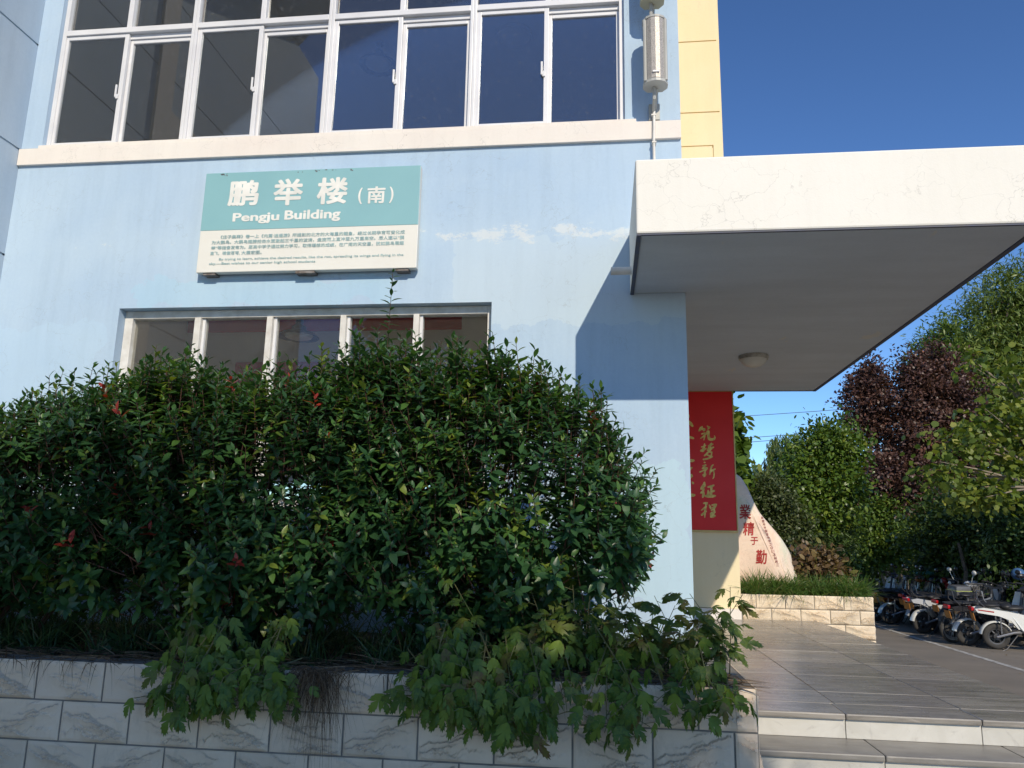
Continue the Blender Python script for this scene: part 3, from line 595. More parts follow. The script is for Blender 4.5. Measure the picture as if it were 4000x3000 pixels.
t = thing('red_wall_cloth', 'small red hanging at the right end behind the lower window', 'poster', (-0.6,3.18,2.6))
s = MB(); s.bbox(-1.30,-0.35,3.165,3.197,2.4,3.45,0.003); s.build('sheet', redcloth, t)
# ------------------------------------------------------------------ speakers and conduit
spk = M('speaker_case', (0.46,0.46,0.43), 0.5, col2=(0.40,0.40,0.37), scale=5)
spk2 = M('aged_speaker_case', (0.52,0.50,0.36), 0.55, col2=(0.45,0.43,0.31), scale=5)
def grille_mat():
    m, n, l, b = newmat('perforated_grille')
    tc = n.new('ShaderNodeTexCoord').outputs['Object']
    v = ND(n, 'ShaderNodeTexVoronoi', Scale=160.0); l.new(tc, v.inputs['Vector'])
    l.new(MIX(n, l, RAMP(n, l, v.outputs[0], [(0.3,0.0),(0.45,1.0)]).outputs[0], (0.12,0.11,0.10), (0.50,0.46,0.41)), b.inputs['Base Color']); b.inputs['Roughness'].default_value = 0.5; b.inputs['Metallic'].default_value = 0.3
    return m
grille = grille_mat()
def speaker(x, z0, z1, label, case, tilt):
    w = 0.105; yc = -0.20
    t = thing('column_speaker', label, 'speaker', (x,-0.01,z0))
    def prof(k, inset=0.0):
        ww = w-inset; return [(-ww,0.03),(-ww,-0.03),(-ww*0.72,-0.075-k),(-ww*0.36,-0.098-k),(0,-0.106-k),(ww*0.36,-0.098-k),(ww*0.72,-0.075-k),(ww,-0.03),(ww,0.03),(ww*0.6,0.085),(-ww*0.6,0.085)]
    T = lambda p, z: (x+p[0], yc+p[1]-(z-z0)*tilt, z)
    def ext(pr, za, zb):
        n = len(pr); s = MB(); s.add([T(p,za) for p in pr]+[T(p,zb) for p in pr], [tuple(range(n)),tuple(range(2*n-1,n-1,-1))]+[(i,(i+1)%n,(i+1)%n+n,i+n) for i in range(n)]); return s
    ext(prof(0,0.004), z0+0.025, z1-0.02).build('body', case, t)
    ext(prof(0.008,-0.004), z0, z0+0.025).build('bottom_cap', case, t); ext(prof(0.008,-0.004), z1-0.02, z1).build('top_cap', case, t)
    s = MB(); g_ = [(-w*0.70,-0.079),(-w*0.36,-0.105),(0,-0.113),(w*0.36,-0.105),(w*0.70,-0.079)]
    for i in range(4): s.quad(T(g_[i],z0+0.03), T(g_[i+1],z0+0.03), T(g_[i+1],z1-0.025), T(g_[i],z1-0.025))
    s.build('grille', grille, t)
    for sx in (-1, 1):
        s = MB(); s.tube([T((sx*w*0.86,-0.058),z0+0.026), T((sx*w*0.86,-0.058),z1-0.021)], 0.017, 8); s.build('side_rail', spk if case is spk else case, t, True)
    s = MB(); s.bbox(x-0.03,x+0.03,yc-0.123,yc-0.112,z0+0.075,z0+0.092,0.003); s.build('badge', alum, t)
    s = MB(); s.tube([(x-0.01,yc+0.0,z0), (x-0.01,yc+0.02,z0-0.10), (x-0.01,-0.02,z0-0.16)], 0.016, 6); s.tube([(x+0.012,yc+0.02,z0), (x+0.012,-0.02,z0-0.12)], 0.012, 6); s.build('bracket_arm', spk, t, True)
    s = MB(); s.bbox(x-0.05,x+0.05,-0.03,-0.002,z0-0.22,z0-0.06,0.005); s.build('bracket_plate', spk, t)
    s = MB(); s.bbox(x-0.03,x+0.03,-0.12,-0.002,z1-0.16,z1-0.10,0.004); s.build('bracket_plate', spk, t)
speaker(0.478, 5.665, 6.315, 'grey column speaker on the blue wall above the canopy corner', spk, 0.02)
speaker(0.463, 6.52, 7.17, 'yellowed column speaker cut off by the top of the picture', spk2, 0.02)
t = thing('conduit_pipe', 'thin white conduit running down from the speaker to the canopy', 'pipe', (0.468,-0.03,4.362))
s = MB(); s.tube([(0.466,-0.05,4.364),(0.466,-0.05,5.235),(0.470,-0.052,5.36),(0.474,-0.05,5.60)], 0.0135, 10); s.build('tube', alumw, t, True)
for z in (4.75,5.20,5.47):
    s = MB(); s.bbox(0.447,0.489,-0.066,-0.001,z,z+0.015,0.003); s.build('clip', alumw, t)
# ------------------------------------------------------------------ split-face tiles
def smooth_noise(x, seed, freq):
    r = np.random.default_rng(seed); ph = r.uniform(0, 6.28, 5); am = np.array([1, .6, .4, .28, .2])
    return sum(am[i]*np.sin(x*freq*(1.9**i)+ph[i]) for i in range(5))/2.0
def tile_mesh(seed, w, h, flip=False, nx=84, nz=42):
    r = np.random.default_rng(seed)
    X, Z = np.meshgrid(np.linspace(0, w, nx), np.linspace(0, h, nz))
    u, v = X/0.4, Z/0.2
    if flip: u = 1-u
    rel = np.zeros_like(X); gri = np.zeros_like(X)
    curves = [(1.02,-0.80,0.06,9),(0.80,-0.55,0.07,8),(0.30,-0.06,0.13,13),(0.17,0.0,0.09,15),(0.72,-0.08,0.10,8),(1.25,-0.62,0.06,8),(0.52,-0.35,0.07,9)]
    for k, (a, b, c, fq) in enumerate(curves):
        line = a+r.uniform(-.06,.06)+b*u+c*smooth_noise(u, seed*7+k, fq)
        d = v-line
        g = np.clip(np.minimum((u-r.uniform(-.1,.45))*6, (r.uniform(.6,1.1)-u)*6), 0, 1)
        am_ = r.uniform(.6,1.1); rel += g*np.where(d < 0, np.exp(d/0.16), 0)*am_
        gri = np.maximum(gri, g*am_*np.where(d >= -0.01, np.exp(-np.maximum(d,0)/0.030), 0))  # dark line along each ridge, dirt mixed with painted shade
    rel = rel/1.9 + 0.10*smooth_noise(u*2+v, seed, 5)*smooth_noise(v*2-u, seed+3, 6)
    e = np.minimum(np.minimum(X, w-X), np.minimum(Z, h-Z)); bev = np.clip(e/0.014, 0, 1)
    Y = -(0.005+bev*(0.004+0.026*np.clip(rel, -.2, 1.4)))
    vs_ = [tuple(p) for p in np.stack([X.ravel(), Y.ravel(), Z.ravel()], 1)]
    f = [(j*nx+i, j*nx+i+1, (j+1)*nx+i+1, (j+1)*nx+i) for j in range(nz-1) for i in range(nx-1)]
    ring = [i for i in range(nx)]+[j*nx+nx-1 for j in range(1,nz)]+[(nz-1)*nx+i for i in range(nx-2,-1,-1)]+[j*nx for j in range(nz-2,0,-1)]
    b0 = len(vs_); vs_ += [(vs_[i][0], 0.004, vs_[i][2]) for i in ring]
    m = len(ring)
    f += [(ring[i], b0+i, b0+(i+1) % m, ring[(i+1) % m]) for i in range(m)]
    me = bpy.data.meshes.new('brick'); me.from_pydata(vs_, [], f); me.update()
    ga = me.attributes.new('groove_dirt_shade','FLOAT','POINT'); ga.data.foreach_set('value', np.concatenate([np.clip(gri.ravel(),0,1), np.full(len(vs_)-b0,0.3)]).astype(np.float32)); me.shade_smooth(); me.set_sharp_from_angle(angle=math.radians(50))
    return me
TILES = {}
def place_tiles(parent, x_end, x_start, y, ztop, nrow, offs, pitch, rowh, mat, T=None, nm=6):
    jt = 0.010
    for r_ in range(nrow):
        z1 = ztop-r_*rowh; z0 = z1-rowh+jt
        if z1 <= 0.02: break
        z0 = max(z0, 0.0)
        js = [x_end]; j = x_end-offs[r_ % len(offs)]
        if offs[r_ % len(offs)] > 0.02: js.append(j)
        else: j = x_end
        while js[-1] > x_start: j -= pitch; js.append(j)
        for a, b in zip(js[1:], js[:-1]):
            a = max(a, x_start)
            w = round(b-a-jt, 3); h = round(z1-z0, 3)
            if w < 0.03: continue
            key = (random.randrange(nm), w, h, mat.name)
            if key not in TILES:
                me = tile_mesh(key[0]*11+5, w, h, flip=key[0] % 3 == 2); me.materials.append(mat); TILES[key] = me
            o = link('brick', TILES[key], mat, parent)
            o.matrix_basis = (T or Matrix.Identity(4)) @ Matrix.Translation((a+jt/2, y+random.uniform(-0.0015,0.0015), z0))
PT = 0.937
FP = thing('front_planter', 'long raised planter faced with cream split-face tiles below the blue wall', 'planter', (-3,-2.2,0))
s = MB(); s.box(-9.0,0.768,-2.245,-2.06,-0.2,PT-0.002); s.box(0.58,0.768,-2.059,-0.001,-0.2,PT-0.002); s.build('planter_wall', mortar, FP)
s = MB(); s.box(-9.0,0.579,-2.058,-0.002,-0.2,PT-0.05); s.build('planter_soil', soil, FP)
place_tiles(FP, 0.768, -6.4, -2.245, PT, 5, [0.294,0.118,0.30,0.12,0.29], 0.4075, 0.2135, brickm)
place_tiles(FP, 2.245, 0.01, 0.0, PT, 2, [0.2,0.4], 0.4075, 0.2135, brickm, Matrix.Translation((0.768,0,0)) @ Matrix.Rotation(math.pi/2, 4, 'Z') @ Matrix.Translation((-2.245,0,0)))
GP = thing('far_planter', 'sunlit low planter of warm cream tiles beside the yellow pier', 'planter', (2.6,4.6,0))
s = MB(); s.box(1.83,3.535,4.505,4.62,0,1.013); s.box(3.42,3.535,4.621,8.0,0,1.013); s.box(1.83,3.419,7.88,8.0,0,1.013); s.build('planter_wall', mortar, GP)
s = MB(); s.box(1.832,3.418,4.622,7.878,0.0,0.97); s.build('planter_soil', soil, GP)
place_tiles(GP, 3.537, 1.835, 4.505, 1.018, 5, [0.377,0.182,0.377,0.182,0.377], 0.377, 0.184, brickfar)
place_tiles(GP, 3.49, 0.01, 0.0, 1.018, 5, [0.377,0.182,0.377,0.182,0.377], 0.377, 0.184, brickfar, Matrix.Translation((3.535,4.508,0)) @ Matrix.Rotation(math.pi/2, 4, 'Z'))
# ------------------------------------------------------------------ inscribed boulder
def boulder_mat():
    m, n, l, b = newmat('pink_veined_stone')
    tc = n.new('ShaderNodeTexCoord').outputs['Object']
    f = RAMP(n, l, NOISE(n, l, tc, 1.6, 6, 0.6, 0.8), [(0.35,(0.72,0.52,0.40)),(0.52,(0.78,0.62,0.50)),(0.62,(0.62,0.60,0.47)),(0.75,(0.76,0.62,0.52))]).outputs[0]
    ln = RAMP(n, l, NOISE(n, l, MAPV(n, l, tc, (1,1,1), (0,0,0), (0,0.6,0)), 3.0, 9, 0.7, 2.0), [(0.49,0.0),(0.5,1.0),(0.51,0.0)]).outputs[0]
    c = MIX(n, l, MATH(n, l, 'MULTIPLY', ln, 0.35), f, (0.30,0.22,0.18)); l.new(c, b.inputs['Base Color']); b.inputs['Roughness'].default_value = 0.8
    BUMP(n, l, b, NOISE(n, l, tc, 9.0, 8, 0.65), 0.35, 0.02); return m
St = thing('inscribed_boulder', 'tall pointed pink boulder with red carved Chinese characters', 'boulder', (1.9,5.3,0.97))
right = [(2.78,0.95),(2.72,1.26),(2.655,1.53),(2.555,1.755),(2.38,1.96),(2.26,2.13),(2.165,2.29),(2.10,2.50),(2.0,2.64),(1.86,2.73)]
left = [(1.62,2.66),(1.40,2.40),(1.22,2.05),(1.10,1.7),(1.02,1.3),(1.0,0.95)]
outl = right+left
cx_, cz_ = 1.85, 1.5; bm = bmesh.new(); rings = []
for k, (sc_, yy) in enumerate(((0.80,5.035),(0.94,5.065),(1.0,5.15),(1.0,5.32),(0.94,5.44),(0.75,5.5))):
    rings.append([bm.verts.new((cx_+(x-cx_)*sc_, yy, cz_+(z-cz_)*(sc_ if z > 1.2 else 1.0))) for x, z in outl])
for a, b in zip(rings[:-1], rings[1:]):
    for i in range(len(outl)): bm.faces.new((a[i], a[(i+1) % len(outl)], b[(i+1) % len(outl)], b[i]))
bm.faces.new(rings[0]); bm.faces.new(list(reversed(rings[-1])))
bmesh.ops.triangulate(bm, faces=[f for f in bm.faces if len(f.verts) > 4]); bmesh.ops.recalc_face_normals(bm, faces=bm.faces)
bmesh.ops.subdivide_edges(bm, edges=list(bm.edges), cuts=2, use_grid_fill=True, smooth=0.25)
for v in bm.verts:
    q = v.co; k = math.sin(q.x*5+q.z*3)*0.5+math.sin(q.z*9-q.x*4)*0.3+math.sin(q.x*14+q.z*11)*0.15
    v.co.y += 0.014*k*(1 if q.y > 5.1 else 0.4); v.co.x += 0.008*math.sin(q.z*17)
me = bpy.data.meshes.new('stone'); bm.to_mesh(me); bm.free(); me.shade_smooth(); stone = link('stone', me, boulder_mat(), St)
redp = M('red_carving', (0.42,0.03,0.025), 0.7); redp2 = M('faint_red_carving', (0.36,0.12,0.10), 0.7)
from mathutils.bvhtree import BVHTree
_bvh = BVHTree.FromPolygons([v.co[:] for v in me.vertices], [tuple(q.vertices) for q in me.polygons])
def yS(x, z):
    out = []
    for a, b in zip(np.atleast_1d(x), np.atleast_1d(z)):
        h = _bvh.ray_cast(Vector((a, 3.0, b)), Vector((0, 1, 0))); out.append((h[0].y if h[0] else 5.1)-0.004)
    return np.array(out)
for ch, (x, z), w_, h_ in (('業',(2.020,2.135),0.17,0.21),('精',(2.055,1.895),0.16,0.19),('于',(2.125,1.725),0.105,0.11),('勤',(2.212,1.505),0.155,0.20)):
    lettering('lettering', ch, (x-w_/2,x+w_/2,z-h_/2,z+h_/2), yS, redp, St, 0.022, 0.1)
for i, ch in enumerate('鹤壁市外国语中学2013届高三'):
    k = i/14.0; x = 2.272+(2.435-2.272)*k**1.15; z = 2.055+(1.40-2.055)*k
    lettering('lettering', ch, (x-0.019,x+0.019,z-0.019,z+0.019), yS, redp2, St, 0.008)
# ------------------------------------------------------------------ photinia shrubs in the front planter
GREENS = [(0.0,(0.024,0.066,0.030)),(0.40,(0.038,0.10,0.034)),(0.70,(0.065,0.15,0.036)),(0.90,(0.085,0.17,0.03)),(0.955,(0.16,0.21,0.035)),(0.97,(0.20,0.022,0.015)),(1.0,(0.34,0.045,0.03))]
ph_obj = leafmat('photinia_leaf', GREENS[:5], None, 0.22, 0.36)
ph_red = leafmat('young_red_leaf', [(0.0,(0.26,0.025,0.018)),(1.0,(0.40,0.06,0.04))], None, 0.25, 0.4)
ph_mass = leafmat('photinia_foliage', GREENS, 'tint', 0.30, 0.36)
twigm = M('twig_bark', (0.075,0.042,0.028), 0.8, col2=(0.12,0.05,0.035), scale=8)
barkm = M('bark', (0.13,0.105,0.08), 0.9, col2=(0.08,0.065,0.05), scale=12, bump=0.6, bscale=30)
barkpale = M('pale_bark', (0.30,0.25,0.19), 0.85, col2=(0.20,0.165,0.12), scale=12, bump=0.4, bscale=30)
LT, LF = leaf_template(0.205, 0.30, 0.20)
leafA = template_mesh('leaf', LT, LF); leafA.materials.append(ph_obj)
LT2 = leaf_template(0.215, 0.18, 0.32, ((0,.03),(.14,.62),(.38,1.0),(.62,.86),(.84,.42),(1,0.0)))[0]; LT2[:,2] += 0.05*np.sin(LT2[:,0]*7)
leafB = template_mesh('leaf', LT2, LF); leafB.materials.append(ph_obj)
leafR = template_mesh('red_leaf', LT, LF); leafR.materials.append(ph_red)
TOPX = [-7.0,-5.4,-4.85,-4.33,-3.76,-2.95,-2.4,-1.9,-1.48,-1.0,-0.63,-0.16,0.08,0.20,0.31]
TOPZ = [2.02,2.02,2.08,2.16,2.38,2.58,2.44,2.52,2.66,2.62,2.56,2.37,2.12,1.88,1.6]
def shrub(label, xc, x0, x1, nshoot, seed, n_obj=240, extra=()):
    r = np.random.default_rng(seed)
    E_ = thing('photinia_shrub', label, 'shrub', (xc,-1.45,PT-0.05), group='photinia shrubs along the planter')
    # shoot bases fill a hedge-like volume, denser towards front, top and outside
    n = nshoot; x = r.uniform(x0-0.12, x1+0.12, n*3); q = r.uniform(0, 1, n*3); dpt = r.beta(0.9, 1.25, n*3)
    ztop = np.interp(x, TOPX, TOPZ); zbot = 1.02+0.05*np.clip((-2.3-x)/0.5,0,1)+0.10*np.sin(x*3.1)+0.05*np.sin(x*7)
    z = zbot+(ztop-zbot)*q**0.85
    wz = np.clip((z-0.8)/0.6, 0.45, 1)*np.clip((ztop+0.25-z)/0.6, 0.25, 1)
    yf = -1.52-0.55*wz; yb = -0.95+0.35*(1-wz)
    y = yf+(yb-yf)*dpt
    side = x > -0.6
    lim = 0.19-0.26*np.clip((z-1.9)/0.9, 0, 1)**1.5-0.14*np.clip((1.5-z)/0.4, 0, 1)
    keep = (x < lim) & ~((r.uniform(0,1,n*3) > 0.80) & (z < 1.5))
    # airy patches that let the wall show through
    hole = np.sin(x*4.3+1.1)*np.sin(z*5.7+0.4)+0.6*np.sin(x*9.1+z*7.3)
    keep &= ~((hole > 0.45) & (r.uniform(0,1,n*3) < 0.62) & (z < 2.3))
    keep &= ~((x < -3.3) & (z < 2.1) & (r.uniform(0,1,n*3) < 0.40)); keep &= ~((x > -0.5) & (z < 2.1) & (r.uniform(0,1,n*3) < 0.42))
    P = np.stack([x, y, z], 1)[keep][:n]
    out = P-np.array([xc,-1.35,1.7]); out[:,0] *= 0.45; out = unit(out)
    D = unit(np.array([0,0,0.95])+out*0.75+r.normal(0,0.28,(len(P),3)))
    L = r.uniform(0.16,0.30,len(P))
    # tall fresh shoots above the mass
    nt = int(len(P)*0.085); xt = r.uniform(x0,min(x1,0.05),nt); zt = np.interp(xt,TOPX,TOPZ)-0.04
    Pt = np.stack([xt, r.uniform(-1.85,-1.1,nt), zt],1); Dt = unit(np.array([0,0,1.0])+r.normal(0,0.13,(nt,3))); Lt = r.uniform(0.24,0.44,nt)
    P = np.concatenate([P,Pt]); D = np.concatenate([D,Dt]); L = np.concatenate([L,Lt])
    for (ex,ey,ez,el) in extra:
        P = np.concatenate([P,[[ex,ey,ez]]]); D = np.concatenate([D,[unit(np.array([0.02,0,1.0]))]]); L = np.concatenate([L,[el]])
    lp, ld, ln_, ls, lv = [], [], [], [], []
    tw = MB()
    for i in range(len(P)):
        p, d, l_ = P[i], D[i], L[i]; k = int(8+l_*16) if l_ < 0.45 else int(l_*40)
        a0 = r.uniform(0,6.28); u = unit(np.cross(d,[0.3,0.2,1.0]+r.normal(0,.1,3))); w = np.cross(d,u)
        red = r.random() < 0.010 and l_ < 0.45; young = r.random()
        if l_ > 0.21 or r.random() < 0.35:
            tw.tube([p-d*0.06, p+d*l_*0.55, p+d*l_], [0.0035,0.0028,0.0018], 3, False)
        for j in range(k):
            t = (j+0.6)/k; a = a0+j*2.39996
            rad = u*math.cos(a)+w*math.sin(a)
            el = 0.30+0.85*t**2.2 if l_ < 0.45 else 0.35+0.4*t
            dd = unit(rad*math.cos(el)+d*math.sin(el)+np.array([0,0,-0.12*(1-t)])+r.normal(0,.10,3))
            nh = unit(d*1.0+np.array([0,0,0.5])-rad*0.2+r.normal(0,.15,3))
            lp.append(p+d*l_*(0.15+0.85*t)); ld.append(dd); ln_.append(nh)
            ls.append(r.uniform(0.058,0.112)*(1.0-0.45*t**3))
            if red and t > 0.55: lv.append(r.uniform(0.972,1.0))
            else: lv.append(min(0.95, (0.12 if young < 0.72 else (0.45 if young < 0.92 else 0.78))+r.uniform(0,0.40)*(0.6+0.6*t)))
    lp, ld, ln_, ls, lv = map(np.array, (lp, ld, ln_, ls, lv))
    Rm = frames(ld, ln_)
    # the leaves that show largest become parts of their own
    view = unit(np.array(EYE)-lp); face = np.abs(np.einsum('ni,ni->n', view, Rm[:,:,2]))
    depth_front = -lp[:,1]
    score = face*ls*10+depth_front*0.9+r.uniform(0,.35,len(lp))
    order = np.argsort(-score); pick = np.zeros(len(lp), bool); pick[order[:n_obj]] = True
    kind2 = r.random(len(lp)) < 0.5
    for km, TT in ((kind2, LT), (~kind2, LT2)):
        q_ = km & ~pick; stuff(link('foliage', array_mesh('foliage', TT, LF, lp[q_], Rm[q_], ls[q_], lv[q_]), ph_mass, E_))
    for i in np.where(pick)[0]:
        o = link('leaf', leafR if lv[i] > 0.96 else (leafA if kind2[i] else leafB), None, E_)
        Mx = Matrix([[*(Rm[i][a]*ls[i]), lp[i][a]] for a in range(3)]+[[0,0,0,1]]); o.matrix_basis = Mx
    stuff(tw.build('twigs', twigm, E_))
    for k in range(7):
        a = r.uniform(-0.35,0.35); bx = xc+r.uniform(-0.3,0.3); ex = r.uniform(x0+0.1,min(x1,0.15)-0.05)
        s = MB(); s.tube([(bx,-1.45,PT-0.06),(bx+(ex-bx)*0.35,-1.45+a*0.5,1.25),(bx+(ex-bx)*0.75,-1.45+a,1.75),(ex,-1.45+a*1.2,float(np.interp(ex,TOPX,TOPZ))-0.25)], [0.022,0.017,0.011,0.004], 6); s.build('stem', twigm, E_, True)
shrub('dark green photinia shrub at the left end of the planter', -4.2, -5.9, -3.25, 2450, 11)
shrub('broad photinia shrub in front of the lower window, below the sign', -2.35, -3.25, -1.55, 2000, 12)
shrub('photinia shrub with the tallest shoot, nearest the entrance', -0.65, -1.55, 0.34, 2150, 13, extra=((-1.50,-1.45,2.62,0.92),(-1.53,-1.43,2.68,0.36),(0.02,-1.5,2.30,0.30)))
# ------------------------------------------------------------------ lobed-leaf trailing plants
lob_pts_a = [(0,0.0),(.03,.06),(.14,.17),(.26,.27),(.33,.25),(.44,.35),(.49,.29),(.68,.36),(.60,.24),(.53,.15),(.40,.05),(.34,0)]
lob_pts_b = [(.34,0),(.40,.05),(.55,.12),(.66,.17),(.72,.14),(.83,.19),(.84,.12),(1.0,.10),(.93,.05),(1.06,.0),(.7,0)]
def lobed(seed, cut=1.0):
    r = np.random.default_rng(seed); v = []; f = []
    for sgn in (1,-1):
        for pts in (lob_pts_a, lob_pts_b):
            b = len(v)
            for t, w in pts:
                w2 = w*cut*(1+r.uniform(-.08,.08)); z = -0.42*t*t+0.35*w2-1.1*w2*w2+0.04*math.sin(9*t+seed)
                v.append((t, sgn*w2, z))
            ids = list(range(b, len(v))); f.append(tuple(ids if sgn > 0 else ids[::-1]))
    bm = bmesh.new(); vv = [bm.verts.new(p) for p in v]
    for q in f: bm.faces.new([vv[i] for i in q])
    bmesh.ops.remove_doubles(bm, verts=bm.verts, dist=0.001); bmesh.ops.triangulate(bm, faces=bm.faces)
    me = bpy.data.meshes.new('leaf'); bm.to_mesh(me); bm.free(); me.shade_smooth(); return me
LOBG = [(0.0,(0.040,0.092,0.018)),(0.4,(0.065,0.135,0.022)),(0.75,(0.105,0.185,0.026)),(1.0,(0.19,0.26,0.036))]
LOBD = [(0.0,(0.030,0.070,0.018)),(0.5,(0.055,0.10,0.022)),(0.8,(0.11,0.12,0.03)),(1.0,(0.12,0.06,0.03))]
lob_fresh = leafmat('lobed_leaf', LOBG, None, 0.25, 0.5, 0.35, vein=True); lob_old = leafmat('ageing_lobed_leaf', LOBD, None, 0.25, 0.5, 0.35, vein=True)
lobs = [lobed(i, c) for i, c in enumerate((1.15,1.0,1.3))]; lobs2 = [lobed(i+9, c) for i, c in enumerate((1.0,0.95,1.2))]
for m_ in lobs: m_.materials.append(lob_fresh)
for m_ in lobs2: m_.materials.append(lob_old)
stemg = M('green_stem', (0.10,0.13,0.035), 0.6, col2=(0.16,0.12,0.05), scale=9)
def trail(label, x0, x1, zlow, nst, seed, upright=0.0, dens=6):
    r = np.random.default_rng(seed)
    E_ = thing('trailing_plant', label, 'plant', ((x0+x1)/2,-2.1,PT-0.04), group='lobed-leaf plants spilling over the planter')
    st = MB(); cnt = 0
    for k in range(nst):
        x = x0+(x1-x0)*(k+r.uniform(.2,.8))/nst; ze = zlow(x)+abs(r.normal(0,0.09)); zs = PT+r.uniform(0.02,0.28)
        yo = -2.29-r.uniform(0.02,0.16)
        up = r.random() < upright*np.clip((x-x0)/(x1-x0)*1.8-0.2,0,1)
        if up: pts = [(x,-2.0,PT-0.02),(x+r.normal(0,.05),-2.03,PT+0.2),(min(0.78,x+r.normal(0.0,.10)),-2.05+r.normal(0,.1),PT+r.uniform(0.2,0.5))]
        else: pts = [(x,-2.02,PT-0.02),(x+r.normal(0,.05),-2.12,zs),(x+r.normal(0,.07),yo,PT-0.02),(x+r.normal(0,.09),yo-0.01,(PT+ze)/2),(x+r.normal(0,.11),yo+0.02,ze+0.05)]
        pts = np.array(pts); seg = np.linalg.norm(np.diff(pts,axis=0),axis=1); cum = np.concatenate([[0],np.cumsum(seg)])
        st.tube(pts, list(np.linspace(0.0045,0.002,len(pts))), 4, False)
        m_ = int(cum[-1]*dens*1.6)+3
        for j in range(m_):
            t = cum[-1]*(0.22+0.78*(j+0.5)/m_); p = np.array([np.interp(t,cum,pts[:,a]) for a in range(3)])
            side = 1 if j % 2 else -1
            if up: d = unit(np.array([side*r.uniform(.4,1.1)+r.normal(0,.3), -r.uniform(0.1,.9), r.uniform(-.5,.35)])); nh = unit(np.array([0,-0.55,0.9])+r.normal(0,.25,3))
            else: d = unit(np.array([side*r.uniform(.1,.85), -r.uniform(0.0,.45), -r.uniform(.5,1.0)])); nh = unit(np.array([side*0.35,-0.9,0.5])+r.normal(0,.38,3))
            pet = unit(np.array([side*0.7,-0.7,0.25])+r.normal(0,.3,3))*r.uniform(0.02,0.07); q = p+pet
            if q[1] > -2.27 and q[2] < PT: q[1] = -2.285
            st.tube([p,q], 0.0018, 3, False)
            R_ = frames(d[None],nh[None])[0]; sz = r.uniform(0.066,0.122)
            me_ = (lobs2 if (up or r.random() < 0.18) else lobs)[r.integers(3)]
            o = link('leaf', me_, None, E_); o.matrix_basis = Matrix([[*(R_[a]*sz), q[a]] for a in range(3)]+[[0,0,0,1]]); cnt += 1
    stuff(st.build('stems', stemg, E_)); return cnt
trail('pale green lobed plant hanging over the tiles below the left half of the shrubs', -2.42, -1.70, lambda x: 0.60+0.10*abs(math.sin(x*6)), 24, 31)
trail('larger lobed plant hanging over the tiles towards the entrance, browning at its top', -1.0, 0.68, lambda x: 0.70-0.09*math.sin((x+0.98)*2.2)-0.03*math.sin(x*9)+0.22*max(0,x-0.3), 88, 32, upright=0.62, dens=5)
# ------------------------------------------------------------------ grass and litter
def ribbon_mesh(name, P, D, L, W, bend, nseg=4, vals=None, side=None):
    n = len(P); t = np.linspace(0,1,nseg+1)
    g = np.array([0,0,-1.0]); V = np.zeros((n,nseg+1,2,3))
    sd = unit(np.cross(D, rng.normal(0,1,(n,3)))) if side is None else side
    for i, ti in enumerate(t):
        c = P+D*(L*ti)[:,None]+g*(bend*L*ti**2)[:,None]; w = W*(1-ti**2*0.9)
        V[:,i,0] = c-sd*w[:,None]; V[:,i,1] = c+sd*w[:,None]
    tv = 2*(nseg+1); f = [(2*i,2*i+1,2*i+3,2*i+2) for i in range(nseg)]
    flat = np.array([k for q in f for k in q]); idx = (flat[None,:]+(np.arange(n)*tv)[:,None]).ravel()
    me = bpy.data.meshes.new(name); me.vertices.add(n*tv); me.vertices.foreach_set('co', V.ravel().astype(np.float32))
    me.loops.add(len(idx)); me.loops.foreach_set('vertex_index', idx.astype(np.int32)); me.polygons.add(n*nseg)
    me.polygons.foreach_set('loop_start', (np.arange(n*nseg)*4).astype(np.int32)); me.update(calc_edges=True); me.validate()
    a = me.attributes.new('tint','FLOAT','POINT'); a.data.foreach_set('value', np.repeat(vals if vals is not None else rng.uniform(0,1,n), tv).astype(np.float32)); me.shade_smooth()
    return me
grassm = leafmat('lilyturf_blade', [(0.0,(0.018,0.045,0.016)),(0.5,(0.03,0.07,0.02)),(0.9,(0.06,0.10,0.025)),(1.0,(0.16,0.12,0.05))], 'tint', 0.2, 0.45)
grassf = leafmat('lilyturf_blade_painted_sun', [(0.0,(0.045,0.10,0.020)),(0.5,(0.075,0.155,0.028)),(0.88,(0.13,0.20,0.04)),(1.0,(0.26,0.22,0.10))], 'tint', 0.25, 0.45)  # same grass in brighter colours, sunlight put into the tone
strawm = leafmat('dry_straw', [(0.0,(0.055,0.036,0.024)),(0.6,(0.13,0.085,0.05)),(1.0,(0.25,0.18,0.11))], 'tint', 0.1, 0.8, 0.2)
n = 8000; tuft = rng.uniform([-6.2,-2.02,0],[0.55,-0.7,0],(190,3)); k = rng.integers(0,190,n)
P = tuft[k]+rng.normal(0,.045,(n,3)); P[:,2] = PT-0.06; P[:,1] = np.clip(P[:,1],-2.05,-0.3)
D = unit(np.array([0,0,1.0])+rng.normal(0,.42,(n,3))*np.array([1,1,.2])); L = rng.uniform(0.26,0.52,n)
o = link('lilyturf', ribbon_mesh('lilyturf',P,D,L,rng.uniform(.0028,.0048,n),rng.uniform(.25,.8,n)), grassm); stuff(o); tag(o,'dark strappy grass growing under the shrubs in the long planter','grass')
n = 1500; x = rng.uniform(-6.0,0.74,n); P = np.stack([x, rng.uniform(-2.27,-1.95,n), PT+rng.uniform(0.0,0.035,n)],1)
D = unit(rng.normal(0,1,(n,3))*np.array([1.4,.6,.12])); L = rng.uniform(.08,.26,n)
o = link('straw_litter', ribbon_mesh('straw_litter',P,D,L,rng.uniform(.0015,.0035,n),rng.uniform(.02,.12,n)), strawm); stuff(o); tag(o,'brown dry grass litter along the planter rim','litter')
